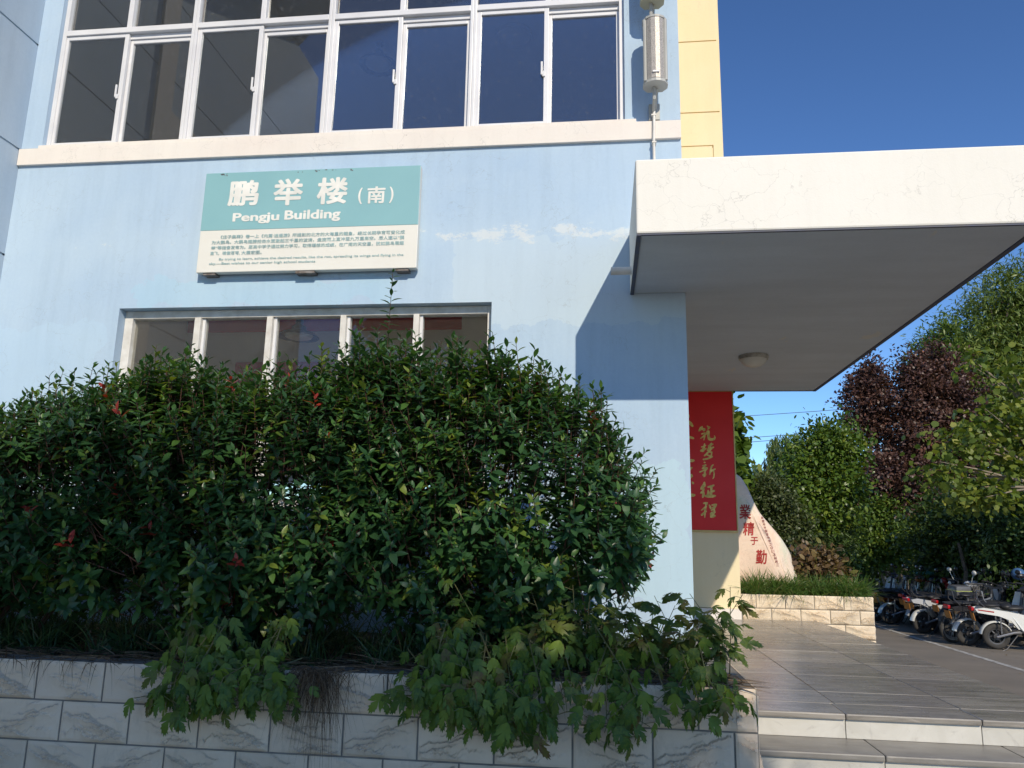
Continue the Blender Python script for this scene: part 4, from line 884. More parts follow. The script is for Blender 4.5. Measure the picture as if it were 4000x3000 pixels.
n = 620; xs = np.concatenate([rng.uniform(-6,0.7,150), rng.normal(-1.55,0.07,330), rng.uniform(-1.5,-0.9,60), rng.uniform(-3.9,-2.7,80)]); n = len(xs)
hang = np.where(np.abs(xs+1.55) < 0.2, rng.uniform(.18,.46,n), rng.uniform(.05,.2,n))
P = np.stack([xs, -2.262-rng.uniform(0,.03,n), PT+rng.uniform(-.01,.03,n)],1); D = unit(np.stack([rng.normal(0,.35,n), -rng.uniform(.05,.3,n), rng.uniform(-.6,.15,n)],1))
o = link('hanging_roots', ribbon_mesh('hanging_roots',P,D,hang*0.5,rng.uniform(.001,.0022,n),rng.uniform(.8,1.6,n),5), strawm); stuff(o); tag(o,'thin brown stalks hanging over the planter face','stalks')
n = 7000; tuft = rng.uniform([1.86,4.58,0],[3.5,7.0,0],(150,3)); tuft[:60,1] = rng.uniform(4.56,5.0,60); k = rng.integers(0,150,n)
P = tuft[k]+rng.normal(0,.05,(n,3)); P[:,2] = 0.965; P[:,0] = np.clip(P[:,0],1.84,3.52); P[:,1] = np.clip(P[:,1],4.53,8)
D = unit(np.array([0,-0.15,1.0])+rng.normal(0,.45,(n,3))*np.array([1,1,.2])); L = rng.uniform(0.36,0.62,n)
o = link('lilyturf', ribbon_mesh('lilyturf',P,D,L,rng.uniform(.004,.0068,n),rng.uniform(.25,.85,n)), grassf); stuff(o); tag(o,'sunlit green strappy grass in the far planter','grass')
# ------------------------------------------------------------------ trees
QT = np.array([(0,0,0),(.3,.24,.05),(.3,-.24,.05),(.68,.22,.02),(.68,-.22,.02),(1,0,-.10)],float); QF = [(0,2,1),(1,2,4,3),(3,4,5)]
RT = np.array([(0,0,0),(.15,.36,.05),(.15,-.36,.05),(.55,.48,.02),(.55,-.48,.02),(1,0,-.06)],float)
NT = np.array([(0,0,0),(.3,.10,.02),(.3,-.10,.02),(.68,.09,-.02),(.68,-.09,-.02),(1,0,-.12)],float)
def foliage(blobs, nleaf, size, seed, clump=0.30, per=26, droop=0.0, strands=False, shell=0.55, airy=0.0):
    r = np.random.default_rng(seed); vol = np.array([b[3]*b[4]*b[5] for b in blobs])**0.75; P = []; D = []; N = []
    nc = max(8, nleaf//per); pick = r.choice(len(blobs), nc, p=vol/vol.sum())
    bl = np.array(blobs, float)[pick]; u = unit(r.normal(0,1,(nc,3))); rad = shell+(1-shell)*r.uniform(0,1,nc)**0.6
    lump = 1+0.24*np.sin(u[:,0]*5+pick*1.7)+0.22*np.sin(u[:,2]*7+u[:,1]*5+pick)+r.normal(0,.10,nc)
    C = bl[:,:3]+u*bl[:,3:6]*(rad*lump)[:,None]
    V = r.uniform(0,0.5,nc)
    P = np.repeat(C,per,0); uo = np.repeat(u,per,0); vv = np.repeat(V,per)
    m = len(P)
    if strands:
        t = r.uniform(0,1,m); P = P+np.stack([r.normal(0,.05,m), r.normal(0,.05,m), -t*clump*6],1); D = unit(np.stack([r.normal(0,.35,m), r.normal(0,.35,m), -np.ones(m)],1))
    else:
        P = P+r.normal(0,clump*0.5,(m,3)); D = unit(uo*0.7+r.normal(0,.7,(m,3))+np.array([0,0,-droop]))
    Nn = unit(uo*0.8+np.array([0,0,0.8])+r.normal(0,.5,(m,3)))
    return P, frames(D,Nn), size*r.uniform(.65,1.25,m), np.clip(vv+r.uniform(0,.5,m),0,1)
def tree(name, label, cat, base, blobs, nleaf, size, stops, seed, tmpl=QT, group=None, clump=0.3, per=26, droop=0.0, strands=False, shell=0.55, tr=0.12, bark=None, trans=0.25, limbs=True, multi=1, rough=0.45):
    t = thing(name, label, cat, base, group=group); r = random.Random(seed); bark = bark or barkm
    P,R_,S_,v = foliage(blobs,nleaf,size,seed,clump,per,droop,strands,shell)
    lm = leafmat(name+'_foliage', stops, 'tint', trans, rough)
    stuff(link('crown', array_mesh('crown',tmpl,QF,P,R_,S_,v), lm, t))
    bx, by, bz = base; lowest = min(b[2]-b[5]*0.3 for b in blobs); top = Vector(blobs[0][:3])
    for q in range(multi):
        s = MB(); ox = (q-(multi-1)/2)*tr*2.4; hx = bx+ox*2.2+(top.x-bx)*0.3; hz = max(bz+0.35, lowest)
        s.tube([(bx+ox,by,bz-0.05),(bx+ox*1.3+r.uniform(-.05,.05),by+r.uniform(-.05,.05),bz+(hz-bz)*0.5),(hx,by+(top.y-by)*0.3,hz)], [tr*1.25,tr,tr*0.8], 8); s.build('trunk', bark, t, True)
    if limbs:
        for b in blobs:
            s = MB(); c = Vector(b[:3]); a = Vector((bx+(top.x-bx)*0.3,by+(top.y-by)*0.3,max(bz+0.3,lowest))); mid = a.lerp(c,0.55)+Vector((r.uniform(-.2,.2),r.uniform(-.2,.2),r.uniform(0,.25)))
            s.tube([a,mid,c+Vector((0,0,b[5]*0.4))],[tr*0.7,tr*0.45,tr*0.15],6); s.build('limb', bark, t, True)
            for j in range(3):
                e = c+Vector((r.uniform(-1,1)*b[3],r.uniform(-1,1)*b[4],r.uniform(-.6,.9)*b[5]))*0.85
                s = MB(); s.tube([mid,mid.lerp(e,0.5)+Vector((0,0,0.1*b[5])),e],[tr*0.35,tr*0.22,tr*0.06],5); s.build('limb', bark, t, True)
    return t
def B_(px, py, Y, rx, rz, ry=None):
    c = at(px,py,Y); k = (c-EYE).dot(fw)/2996.4; return (c.x,c.y,c.z,rx*k,(ry or rx)*k,rz*k)
def gnd(px, Y): c = at(px,2200,Y); return (c.x,c.y,0.0)
PLUM = [(0.0,(0.042,0.022,0.019)),(0.5,(0.085,0.042,0.032)),(0.85,(0.15,0.080,0.058)),(1.0,(0.26,0.11,0.075))]
CAMP = [(0.0,(0.055,0.095,0.018)),(0.5,(0.115,0.17,0.032)),(0.85,(0.20,0.25,0.05)),(1.0,(0.22,0.23,0.05))]
GLOS = [(0.0,(0.040,0.085,0.014)),(0.5,(0.085,0.15,0.022)),(0.85,(0.16,0.22,0.03)),(1.0,(0.26,0.27,0.05))]
OLIV = [(0.0,(0.028,0.045,0.014)),(0.5,(0.055,0.080,0.022)),(1.0,(0.13,0.14,0.05))]
SHADE_TINT = [(0.0,(0.028,0.058,0.016)),(0.5,(0.055,0.10,0.024)),(1.0,(0.12,0.18,0.04))]  # leaf colours darkened to stand in for shade from the trees
WILL = [(0.0,(0.06,0.10,0.03)),(0.5,(0.10,0.15,0.04)),(1.0,(0.17,0.21,0.06))]
REDB = [(0.0,(0.06,0.10,0.018)),(0.5,(0.13,0.185,0.03)),(0.85,(0.25,0.28,0.055)),(1.0,(0.38,0.37,0.10))]
tree('broadleaf_tree','green broadleaf tree peeping out behind the yellow pier','tree',gnd(2760,11),
  [B_(2790,1790,11,105,150),B_(2830,1680,11,55,80),B_(2780,1950,11,100,120)],3200,0.21,GLOS,41,RT,clump=0.35,per=14,tr=0.08)
tree('willow_tree','weeping willow in the distance between pier and plum tree','tree',gnd(3080,38),
  [B_(3070,1740,38,85,70),B_(2985,1840,38,85,70),B_(3160,1760,38,80,70),B_(2930,1950,38,60,60),B_(3060,1950,38,120,90)],16000,0.34,WILL,42,NT,clump=0.22,per=40,strands=True,shell=0.3,tr=0.25)
tree('olive_shrub','dull olive shrub just behind the boulder','shrub',gnd(2985,11),
  [B_(3010,1960,11,95,90),B_(2960,2060,11,100,110),B_(3080,2080,11,90,110)],15000,0.08,OLIV,43,QT,clump=0.22,tr=0.04,multi=3)
tree('glossy_tree','yellow-green glossy-leaved tree left of the plum tree','tree',gnd(3220,12.5),
  [B_(3200,1800,12.5,95,110),B_(3290,1740,12.7,80,85),B_(3130,1890,12.3,80,90),B_(3220,1940,12.5,110,100),B_(3070,2010,12,65,60),B_(3290,1900,12.7,70,120),B_(3150,2010,12,80,50)],15000,0.125,GLOS,44,QT,clump=0.30,per=18,tr=0.10,rough=0.35)
tree('juniper_shrub','feathery evergreen with shade put into its leaf colour, behind the boulder','shrub',gnd(3180,12.9),
  [B_(3130,2120,12.9,110,95),B_(3230,2100,13.0,90,110)],14000,0.14,SHADE_TINT,45,NT,clump=0.25,tr=0.05,multi=2)
tree('plum_tree','dark purple-leaved plum tree behind the parked bikes','tree',gnd(3520,16.5),
  [B_(3390,1580,16.5,80,130),B_(3400,1480,16.5,55,90),B_(3360,1660,16.5,70,60),B_(3640,1590,16.5,150,160),B_(3740,1700,16.5,130,170),B_(3590,1480,16.5,70,100),B_(3560,1720,16.5,130,110),B_(3490,1860,16.1,150,95),B_(3400,1930,16.1,80,70),B_(3620,1900,16.3,110,90),B_(3560,1960,16.0,120,70),B_(3700,1980,16.2,90,70),B_(3780,1850,16.5,80,90),B_(3680,1450,16.7,70,90)],75000,0.11,PLUM,46,QT,clump=0.24,per=30,tr=0.12,shell=0.4,trans=0.15)
tree('camphor_tree','tall dense green tree at the right edge of the picture','tree',gnd(3930,21),
  [B_(3920,1180,21,110,140),B_(3830,1320,21,120,140),B_(3960,1400,21,140,180),B_(3770,1420,21,100,110),B_(3860,1560,21,150,150),B_(4060,1250,21,140,220),B_(3960,1750,21,150,160),B_(4080,1600,21,140,200)],60000,0.20,CAMP,47,NT,clump=0.40,per=26,droop=0.5,tr=0.22,shell=0.45)
tree('young_green_tree','small bright green tree top between the plum tree and the canopy','tree',gnd(3610,19),
  [B_(3630,1385,19,60,85),B_(3690,1300,19,45,70),B_(3570,1450,19,40,45),B_(3650,1530,19,60,90)],6000,0.19,GLOS,48,NT,clump=0.30,per=18,droop=0.4,tr=0.07)
tree('redbud_tree','round-leaved yellow-green tree with bare pale branches at the right edge','tree',(9.6,8.6,0),
  [B_(3900,1640,8.6,110,70),B_(3760,1720,8.4,120,60),B_(3960,1800,8.6,120,100),B_(3700,1850,8.3,110,55),B_(3840,1930,8.5,130,70),B_(3960,1480,8.8,70,60),B_(4080,1700,8.8,120,200),B_(3800,1420,8.8,60,40)],2900,0.12,REDB,49,RT,clump=0.26,per=9,tr=0.07,bark=barkpale,shell=0.35,trans=0.35)
tree('lit_shrub','sunlit many-stemmed shrub behind the far end of the bikes','shrub',gnd(3470,15.6),
  [B_(3420,2060,15.6,75,80),B_(3510,2050,15.6,60,85),B_(3370,2140,15.4,50,60),B_(3480,2150,15.5,75,60),B_(3450,2000,15.7,60,50),B_(3540,2130,15.4,40,60)],10000,0.12,GLOS,50,QT,clump=0.34,per=14,tr=0.03,multi=4,bark=barkpale,shell=0.4)
hb = [(3600,2110,17.5,100,140),(3700,2080,13,130,150),(3860,2070,11.8,140,170),(4010,2080,10.6,150,180)]
lab = ['behind the far end of the row of bikes','behind the bag-carrying bicycle','behind the white scooters','at the right edge of the picture']
for i,(a,b,c,d,e) in enumerate(hb):
    q = gnd(a,c); k = B_(a,b,c,d,e)
    tree('hedge_shrub','hedge shrub with shade put into its leaf colour '+lab[i],'shrub',q,[k,(k[0],k[1]+0.2,k[2]-k[5]*0.9,k[3],k[4],k[5]*0.8)],12000,0.11,SHADE_TINT,51+i,QT,group='dark hedge behind the bikes',clump=0.25,tr=0.05,multi=2,shell=0.3)
k = B_(3330,2150,18.5,110,110); tree('hedge_shrub','low dark shrub in the gap between boulder and far bikes','shrub',gnd(3330,18.5),[k,(k[0],k[1],k[2]-k[5]*0.7,k[3],k[4],k[5]*0.8)],9000,0.13,SHADE_TINT,58,QT,group='dark hedge behind the bikes',clump=0.3,tr=0.05,multi=2,shell=0.3)
# trunk in the hedge, catching light
t = thing('bare_trunk','pale bare tree trunk standing in the dark hedge','tree trunk',gnd(3760,11))
s = MB(); c = at(3760,2200,11); s.tube([(c.x,11,0),(c.x-0.06,11,0.6),(c.x+0.05,11,1.2),(c.x+0.0,11.1,1.8)],[0.055,0.05,0.042,0.03],8); s.build('trunk', barkm, t, True)
# brown dying bush by the boulder
BRN = [(0.0,(0.085,0.050,0.028)),(0.5,(0.15,0.095,0.05)),(0.85,(0.22,0.16,0.06)),(1.0,(0.12,0.17,0.03))]
tree('withered_bush','brown curled-leaf bush on the far planter right of the boulder','bush',(3.05,5.5,0.96),
  [(3.05,5.4,1.40,0.30,0.3,0.22),(2.83,5.35,1.33,0.18,0.2,0.17),(3.27,5.4,1.32,0.18,0.2,0.17)],1500,0.10,BRN,60,QT,clump=0.14,per=10,tr=0.015,multi=3,shell=0.3)
# far wood closing the view
def wood():
    r = np.random.default_rng(77); bl = []
    for i in range(26):
        px = 2700+i*62; Y = 30+4*math.sin(i*1.7); bl.append(B_(px, 2030-30*math.sin(i*0.9), Y, 60, 95))
    P,R_,S_,v = foliage(bl, 16000, 0.36, 78, 0.5, 24)
    o = link('far_wood', array_mesh('far_wood',QT,QF,P,R_,S_,v), leafmat('far_wood_foliage',OLIV,'tint',0.2)); stuff(o); tag(o,'low mass of green trees closing the view behind the road','trees')
wood()
# trees outside the frame: they shade the planter and the steps and show in the window glass
SH = [(0.0,(0.02,0.05,0.012)),(1.0,(0.06,0.11,0.025))]
shade = [(-4.9,-13.4,9.6,0),(-2.0,-13.0,9.5,1),(0.7,-13.3,9.5,2),(3.1,-13.1,8.8,3)]
for (x,y,h,i) in shade:
    bl = [(x,y,h-1.15,1.8,1.4,1.1),(x-0.9,y+0.2,h-1.7,1.5,1.3,1.0),(x+0.9,y-0.2,h-1.7,1.5,1.3,1.0)]
    tree('plaza_tree',['leafy tree behind the camera, first from the left','leafy tree behind the camera, second from the left','leafy tree behind the camera, third from the left','leafy tree behind the camera, fourth from the left'][i],'tree',(x,y,0),bl,6000,0.24,SH,70+i,QT,group='trees behind the camera',clump=0.45,per=22,shell=0.25,tr=0.16)
# ------------------------------------------------------------------ overhead cables
cabm = M('cable_sheath', (0.05,0.05,0.055), 0.6)
for nm, a, b in (('highest of the three thin cables crossing the sky',(7.948,9.221),(14.444,9.68)),('middle of the three thin cables crossing the sky',(7.972,7.913),(13.247,8.31)),('lowest of the three thin cables crossing the sky',(8.331,7.67),(13.161,8.083))):
    k = (b[1]-a[1])/(b[0]-a[0]); pts = []
    for i in range(13):
        x = -8+i*3.4; pts.append((x,40,a[1]+k*(x-a[0])+0.0012*(x-11)**2-0.010))
    o = MB().tube(pts,0.017,5).build('overhead_cable', cabm); tag(o,nm,'cable','cables crossing the sky')
for i,(x,h,nm) in enumerate(((-8,8.2,'concrete utility pole hidden behind the building'),(32.8,12.6,'concrete utility pole hidden behind the trees'))):
    t = thing('utility_pole',nm,'utility pole',(x,40.3,0)); s = MB(); s.tube([(x,40.3,0),(x,40.3,h+1.2)],[0.18,0.11],10); s.build('pole',concrete,t,True); s = MB(); s.box(x-0.08,x+0.08,39.9,40.25,h-1.5,h+0.9); s.build('crossarm',cabm,t)
# ------------------------------------------------------------------ parked electric scooters and bicycles
rubber = M('tyre_rubber', (0.028,0.027,0.026), 0.85, col2=(0.06,0.055,0.05), scale=9, bump=0.4, bscale=50)
blackp = M('black_plastic', (0.025,0.025,0.027), 0.45, col2=(0.04,0.04,0.04), scale=4)
seatm = M('black_vinyl', (0.022,0.022,0.024), 0.5, bump=0.15, bscale=120)
chrome = M('bright_metal', (0.45,0.45,0.46), 0.42, metal=0.7)
darkmet = M('dark_metal', (0.10,0.10,0.105), 0.45, metal=0.6)
tail = M('red_lens', (0.45,0.012,0.012), 0.2, coat=0.5)
lens = M('clear_lens', (0.6,0.62,0.64), 0.12, coat=0.6)
platem = M('amber_plate', (0.42,0.17,0.025), 0.5, col2=(0.32,0.13,0.02), scale=25)
PAINT = {}
def paint(nm, c, rough=0.28):
    if nm not in PAINT: PAINT[nm] = M(nm+'_paint', c, rough, col2=tuple(x*0.86 for x in c), scale=2.5, coat=0.4)
    return PAINT[nm]
def arc(s, c, r, a0, a1, w, th=0.006, n=12, drop=0.25):
    """fender: curved sheet round the y axis with turned-down sides"""
    base = len(s.v)
    for i in range(n+1):
        a = math.radians(a0+(a1-a0)*i/n)
        for (yy, rr) in ((-w,r-drop*w),(-w*0.7,r),(w*0.7,r),(w,r-drop*w)):
            s.v.append((c[0]+rr*math.cos(a), c[1]+yy, c[2]+rr*math.sin(a)))
    for i in range(n):
        for k in range(3): s.f.append((base+i*4+k, base+i*4+k+1, base+(i+1)*4+k+1, base+(i+1)*4+k))
    b2 = len(s.v)
    for i in range((n+1)*4):
        x, y, z = s.v[base+i]; d = Vector((x-c[0],0,z-c[2])).normalized()*th; s.v.append((x-d.x,y,z-d.z))
    for i in range(n):
        for k in range(3): s.f.append((b2+i*4+k, b2+(i+1)*4+k, b2+(i+1)*4+k+1, b2+i*4+k+1))
    return s
def wheel(t, name, c, r, w, spokes, rimm, nsp):
    x, y, z = c
    h = bpy.data.objects.new(name, None); COL.objects.link(h); h.parent = t; h.location = (0,0,0)
    s = MB(); s.lathe([(r-2*w,-w*0.55),(r-w*1.3,-w*0.95),(r-w*0.5,-w*0.85),(r-w*0.08,-w*0.45),(r,0),(r-w*0.08,w*0.45),(r-w*0.5,w*0.85),(r-w*1.3,w*0.95),(r-2*w,w*0.55),(r-2*w,-w*0.55)], c, 'y', 36); s.build('tyre', rubber, h, True)
    s = MB(); ri = r-2*w; s.lathe([(ri+0.006,-w*0.6),(ri-0.018,-w*0.5),(ri-0.022,0),(ri-0.018,w*0.5),(ri+0.006,w*0.6)], c, 'y', 30); s.build('rim', rimm, h, True)
    s = MB(); hub = 0.055 if spokes == 'cast' else 0.022
    s.lathe([(0.001,-0.05),(hub,-0.05),(hub*1.1,-0.02),(hub*1.1,0.02),(hub,0.05),(0.001,0.05)], c, 'y', 16); s.build('hub', darkmet if spokes == 'cast' else chrome, h, True)
    s = MB()
    for k in range(nsp):
        a = 2*math.pi*k/nsp
        if spokes == 'cast':
            p = Vector((x+hub*math.cos(a), y, z+hub*math.sin(a))); q = Vector((x+(ri-0.015)*math.cos(a+0.12), y, z+(ri-0.015)*math.sin(a+0.12))); s.tube([p,q],[0.017,0.011],5)
        else:
            sd = 0.03 if k % 2 else -0.03; s.tube([(x+hub*math.cos(a+0.5), y+sd, z+hub*math.sin(a+0.5)),(x+(ri-0.01)*math.cos(a), y, z+(ri-0.01)*math.sin(a))],0.0018,3,False)
    s.build('spokes', rimm, h)
    return h
def mirror(t, x, y, z, sg, mat):
    m = MB(); m.tube([(x,sg*y,z),(x-0.02,sg*(y+0.05),z+0.10),(x-0.02,sg*(y+0.09),z+0.17)],0.006,5); m.ball((x-0.02,sg*(y+0.10),z+0.205),(0.022,0.062,0.045),12,8); m.build('mirror', mat, t, True)
def scooter(label, x, y, deg, body, accent, fend, mirrorm, topbox=False, basket=False, roof=False, backrest=True, lean=4):
    t = thing('electric_scooter', label, 'scooter', (x,y,0), math.radians(deg), 'electric scooters parked along the road', local=True)
    t.rotation_euler.x = math.radians(lean)
    whm_ = paint('white',(0.78,0.78,0.74)); body = paint(*body); accent = paint(*accent); fend = paint(*fend)
    R_ = 0.215; WB = 1.20
    wheel(t,'rear_wheel',(0,0,R_),R_,0.042,'cast',darkmet,6); wheel(t,'front_wheel',(WB,0,R_),R_,0.038,'cast',darkmet,6)
    arc(MB(),(0,0,R_),R_+0.045,25,172,0.062).build('rear_fender', fend, t, True)
    arc(MB(),(WB,0,R_),R_+0.04,30,165,0.058).build('front_fender', fend, t, True)
    s = MB(); s.tube([(-0.02,0.10,R_),(0.25,0.11,0.30),(0.42,0.10,0.32)],0.018,6); s.tube([(-0.02,-0.10,R_),(0.25,-0.11,0.30),(0.42,-0.10,0.32)],0.018,6); s.build('swingarm', chrome, t, True)
    s = MB(); s.tube([(1.03,0,0.92),(0.97,0,0.62),(0.86,0,0.34),(0.45,0,0.28),(0.30,0,0.42),(0.26,0,0.62)],0.026,8); s.build('frame', darkmet, t, True)
    for sy in (-1,1):
        s = MB(); s.tube([(0.96,sy*0.12,0.42),(0.86,sy*0.145,0.235),(0.50,sy*0.15,0.235),(0.36,sy*0.14,0.36),(0.22,sy*0.12,0.585),(-0.30,sy*0.10,0.66)],0.016,7); s.build('side_rail', body, t, True)
        s = MB(); s.tube([(1.16,sy*0.07,R_),(1.10,sy*0.07,0.45),(1.045,sy*0.06,0.80)],[0.02,0.022,0.018],8); s.build('fork', darkmet, t, True)
        s = MB(); pts = [(0.05+0.012*math.cos(k*1.3),sy*0.115+0.022*math.sin(k*1.3),0.30+0.24*k/40) for k in range(41)]; s.tube(pts,0.005,4); s.tube([(0.05,sy*0.115,0.27),(0.05,sy*0.115,0.57)],0.009,6); s.build('shock_absorber', chrome, t, True)
        s = MB(); s.prism([(0.46,0.36),(0.42,0.60),(0.20,0.645),(-0.20,0.70),(-0.34,0.675),(-0.30,0.615),(0.02,0.57),(0.20,0.50),(0.31,0.36)], sy*0.105, sy*0.135); s.build('side_panel', body, t)
        if topbox or body is whm_: s = MB(); s.prism([(-0.30,0.655),(-0.05,0.625),(-0.05,0.645),(-0.30,0.672)], sy*0.136, sy*0.139); s.build('stripe', tail, t)
        s = MB(); s.tube([(0.90,sy*0.06,0.98),(0.98,sy*0.17,1.02),(0.93,sy*0.31,1.03)],0.012,7); s.build('handlebar', darkmet, t, True)
        s = MB(); s.tube([(0.955,sy*0.245,1.027),(0.91,sy*0.36,1.03)],0.018,8); s.build('grip', blackp, t, True)
        mirror(t,0.95,0.24,1.03,sy,mirrorm)
    s = MB(); s.bbox(0.45,0.90,-0.14,0.14,0.24,0.30,0.015); s.build('footboard', blackp, t)
    s = MB(); s.bbox(0.40,0.62,-0.10,0.10,0.305,0.46,0.02); s.build('battery_box', blackp, t)
    s = MB(); n = 8
    for i in range(n+1):
        k = i/n; zz = 0.33+0.60*k; xx = 0.93+0.16*k-0.10*(k-0.5)**2; w = 0.15+0.06*math.sin(k*3.1)
        s.v += [(xx-0.05,-w,zz),(xx,-w*0.6,zz),(xx+0.018,0,zz),(xx,w*0.6,zz),(xx-0.05,w,zz)]
    for i in range(n):
        for k in range(4): s.f.append((i*5+k,i*5+k+1,i*5+k+6,i*5+k+5))
    b0 = len(s.v); s.v += [(a-0.014,b,c) for a,b,c in s.v[:b0]]; s.f += [tuple(b0+j for j in reversed(f)) for f in list(s.f)]
    s.build('front_shield', accent, t, True)
    s = MB(); s.ball((1.08,0,0.97),(0.075,0.10,0.075)); s.build('headlamp_cowl', body, t, True)
    s = MB(); s.ball((1.135,0,0.965),(0.03,0.065,0.05)); s.build('headlight', lens, t, True)
    s = MB(); s.ball((0.28,0,0.70),(0.20,0.125,0.052),14,8); s.ball((0.17,0,0.725),(0.10,0.12,0.05),12,8); s.build('seat', seatm, t, True)
    s = MB(); s.ball((-0.07,0,0.735),(0.17,0.115,0.042),14,8); s.build('rear_seat', seatm, t, True)
    if backrest:
        s = MB(); s.tube([(-0.16,-0.09,0.70),(-0.27,-0.09,0.80),(-0.28,-0.06,0.94),(-0.28,0.06,0.94),(-0.27,0.09,0.80),(-0.16,0.09,0.70)],0.010,6); s.build('grab_rail', chrome if lean > 4 else darkmet, t, True)
    s = MB(); s.bbox(-0.385,-0.335,-0.085,0.085,0.635,0.70,0.015); s.build('tail_light', tail, t)
    s = MB(); s.prism([(-0.335,0.47),(-0.325,0.47),(-0.355,0.60),(-0.365,0.60)],-0.085,0.085); s.build('number_plate', platem, t)
    s = MB(); s.tube([(-0.33,0,0.60),(-0.20,0,0.62)],0.012,5); s.build('plate_bracket', blackp, t)
    s = MB(); s.tube([(0.30,0.10,0.26),(0.10,0.15,0.03),(0.02,0.16,0.0)],0.010,6); s.tube([(0.30,-0.10,0.26),(0.10,-0.15,0.03),(0.02,-0.16,0.0)],0.010,6); s.tube([(0.10,0.15,0.03),(0.10,-0.15,0.03)],0.009,5); s.build('kickstand', darkmet, t, True)
    if topbox:
        s = MB(); s.bbox(-0.42,-0.12,-0.15,0.15,0.79,1.0,0.05); s.build('top_box', paint('grey_bag',(0.10,0.10,0.105),0.6), t, True)
        s = MB(); s.bbox(-0.424,-0.116,-0.154,0.154,0.90,0.912,0.003); s.build('trim', paint('lime_trim',(0.45,0.50,0.14)), t)
    if basket:
        s = MB()
        for k in range(9):
            a = k/8; s.tube([(1.12+0.24*a,-0.13,0.98),(1.15+0.17*a,-0.10,0.76)],0.004,4); s.tube([(1.12+0.24*a,0.13,0.98),(1.15+0.17*a,0.10,0.76)],0.004,4)
        for z in (0.76,0.83,0.90,0.98): w = 0.10+0.03*(z-0.76)/0.22; s.tube([(1.13,-w,z),(1.36-(0.98-z)*0.15,-w,z),(1.36-(0.98-z)*0.15,w,z),(1.13,w,z),(1.13,-w,z)],0.005,4)
        s.build('basket', darkmet, t)
    if roof:
        s = MB(); s.ball((1.0,0,1.10),(0.26,0.30,0.06),16,8); s.build('wind_cover', paint('turquoise_cover',(0.12,0.46,0.50),0.6), t, True)
    return t
WH = ('white',(0.78,0.78,0.74)); SL = ('silver',(0.50,0.52,0.56)); BL = ('navy',(0.03,0.05,0.14)); RD = ('red',(0.40,0.02,0.025)); BK = ('gloss_black',(0.022,0.022,0.026)); LB = ('pale_blue',(0.42,0.55,0.64)); OR = ('rust_orange',(0.45,0.14,0.04))
bkm = paint(*BK); whm = paint(*WH); slm = paint(*SL); orm = paint('pinkish',(0.62,0.42,0.32))
scooter('white electric scooter nearest the camera, at the right edge of the picture', 6.70, 8.20, -6, WH, WH, WH, bkm)
scooter('electric scooter with white rear fender, second from the right edge', 6.42, 8.62, 8, BK, WH, WH, bkm, topbox=False)
scooter('silver electric scooter in the middle of the row', 6.36, 10.45, 17, SL, SL, WH, whm)
scooter('electric scooter with pale blue fender left of the silver one', 6.35, 12.25, 14, BK, BK, LB, bkm)
scooter('electric scooter with white fender and orange rear panel', 6.28, 12.95, 12, OR, BK, WH, bkm)
scooter('silver and purple scooter half hidden by the far planter corner', 6.30, 13.75, 12, ('lilac_silver',(0.55,0.50,0.58)), BK, SL, bkm)
scooter('navy scooter at the far end of the row', 6.5, 15.1, 14, BL, SL, BL, bkm)
scooter('red scooter under the turquoise cover in the second row', 8.55, 12.9, 168, RD, RD, BK, bkm, roof=True, backrest=False)
scooter('plain red scooter facing the road in the second row', 8.65, 12.05, 170, RD, RD, BK, bkm, backrest=False)
scooter('black scooter with lime-trimmed grey rear bag', 6.98, 9.62, 10, BK, BL, BK, bkm, topbox=True)
scooter('dark scooter with front basket beside the hedge', 8.75, 10.2, 172, BK, SL, BK, bkm, basket=True)
scooter('black scooter between the bicycles and the silver scooter', 6.75, 10.0, 12, BK, BK, BK, bkm)
scooter('black scooter just beyond the silver scooter', 6.7, 11.15, 15, BK, SL, BK, bkm)
scooter('dark scooter between the silver and the pale-blue-fendered scooters', 6.75, 11.75, 13, BL, BK, SL, bkm, basket=True)
scooter('dark handlebar-high scooter behind the white ones at the right edge', 8.3, 9.0, 8, BK, BL, BK, bkm)
scooter('silver-sided scooter parked tight between black ones', 6.55, 10.75, 14, SL, BK, SL, bkm, lean=6)
scooter('black scooter with silver fender beyond the pale-blue-fendered one', 6.6, 12.6, 15, BK, SL, SL, bkm, backrest=False)
scooter('grey scooter tucked behind the second bicycle', 7.0, 9.0, 20, ('mid_grey',(0.20,0.20,0.21)), BK, BK, bkm, lean=6)
scooter('silver scooter in the second row behind the white ones', 8.1, 9.5, 4, SL, SL, BK, bkm, lean=6)
scooter('dark second-row scooter beside the hedge in the middle', 8.45, 11.2, 176, BK, BK, SL, bkm)
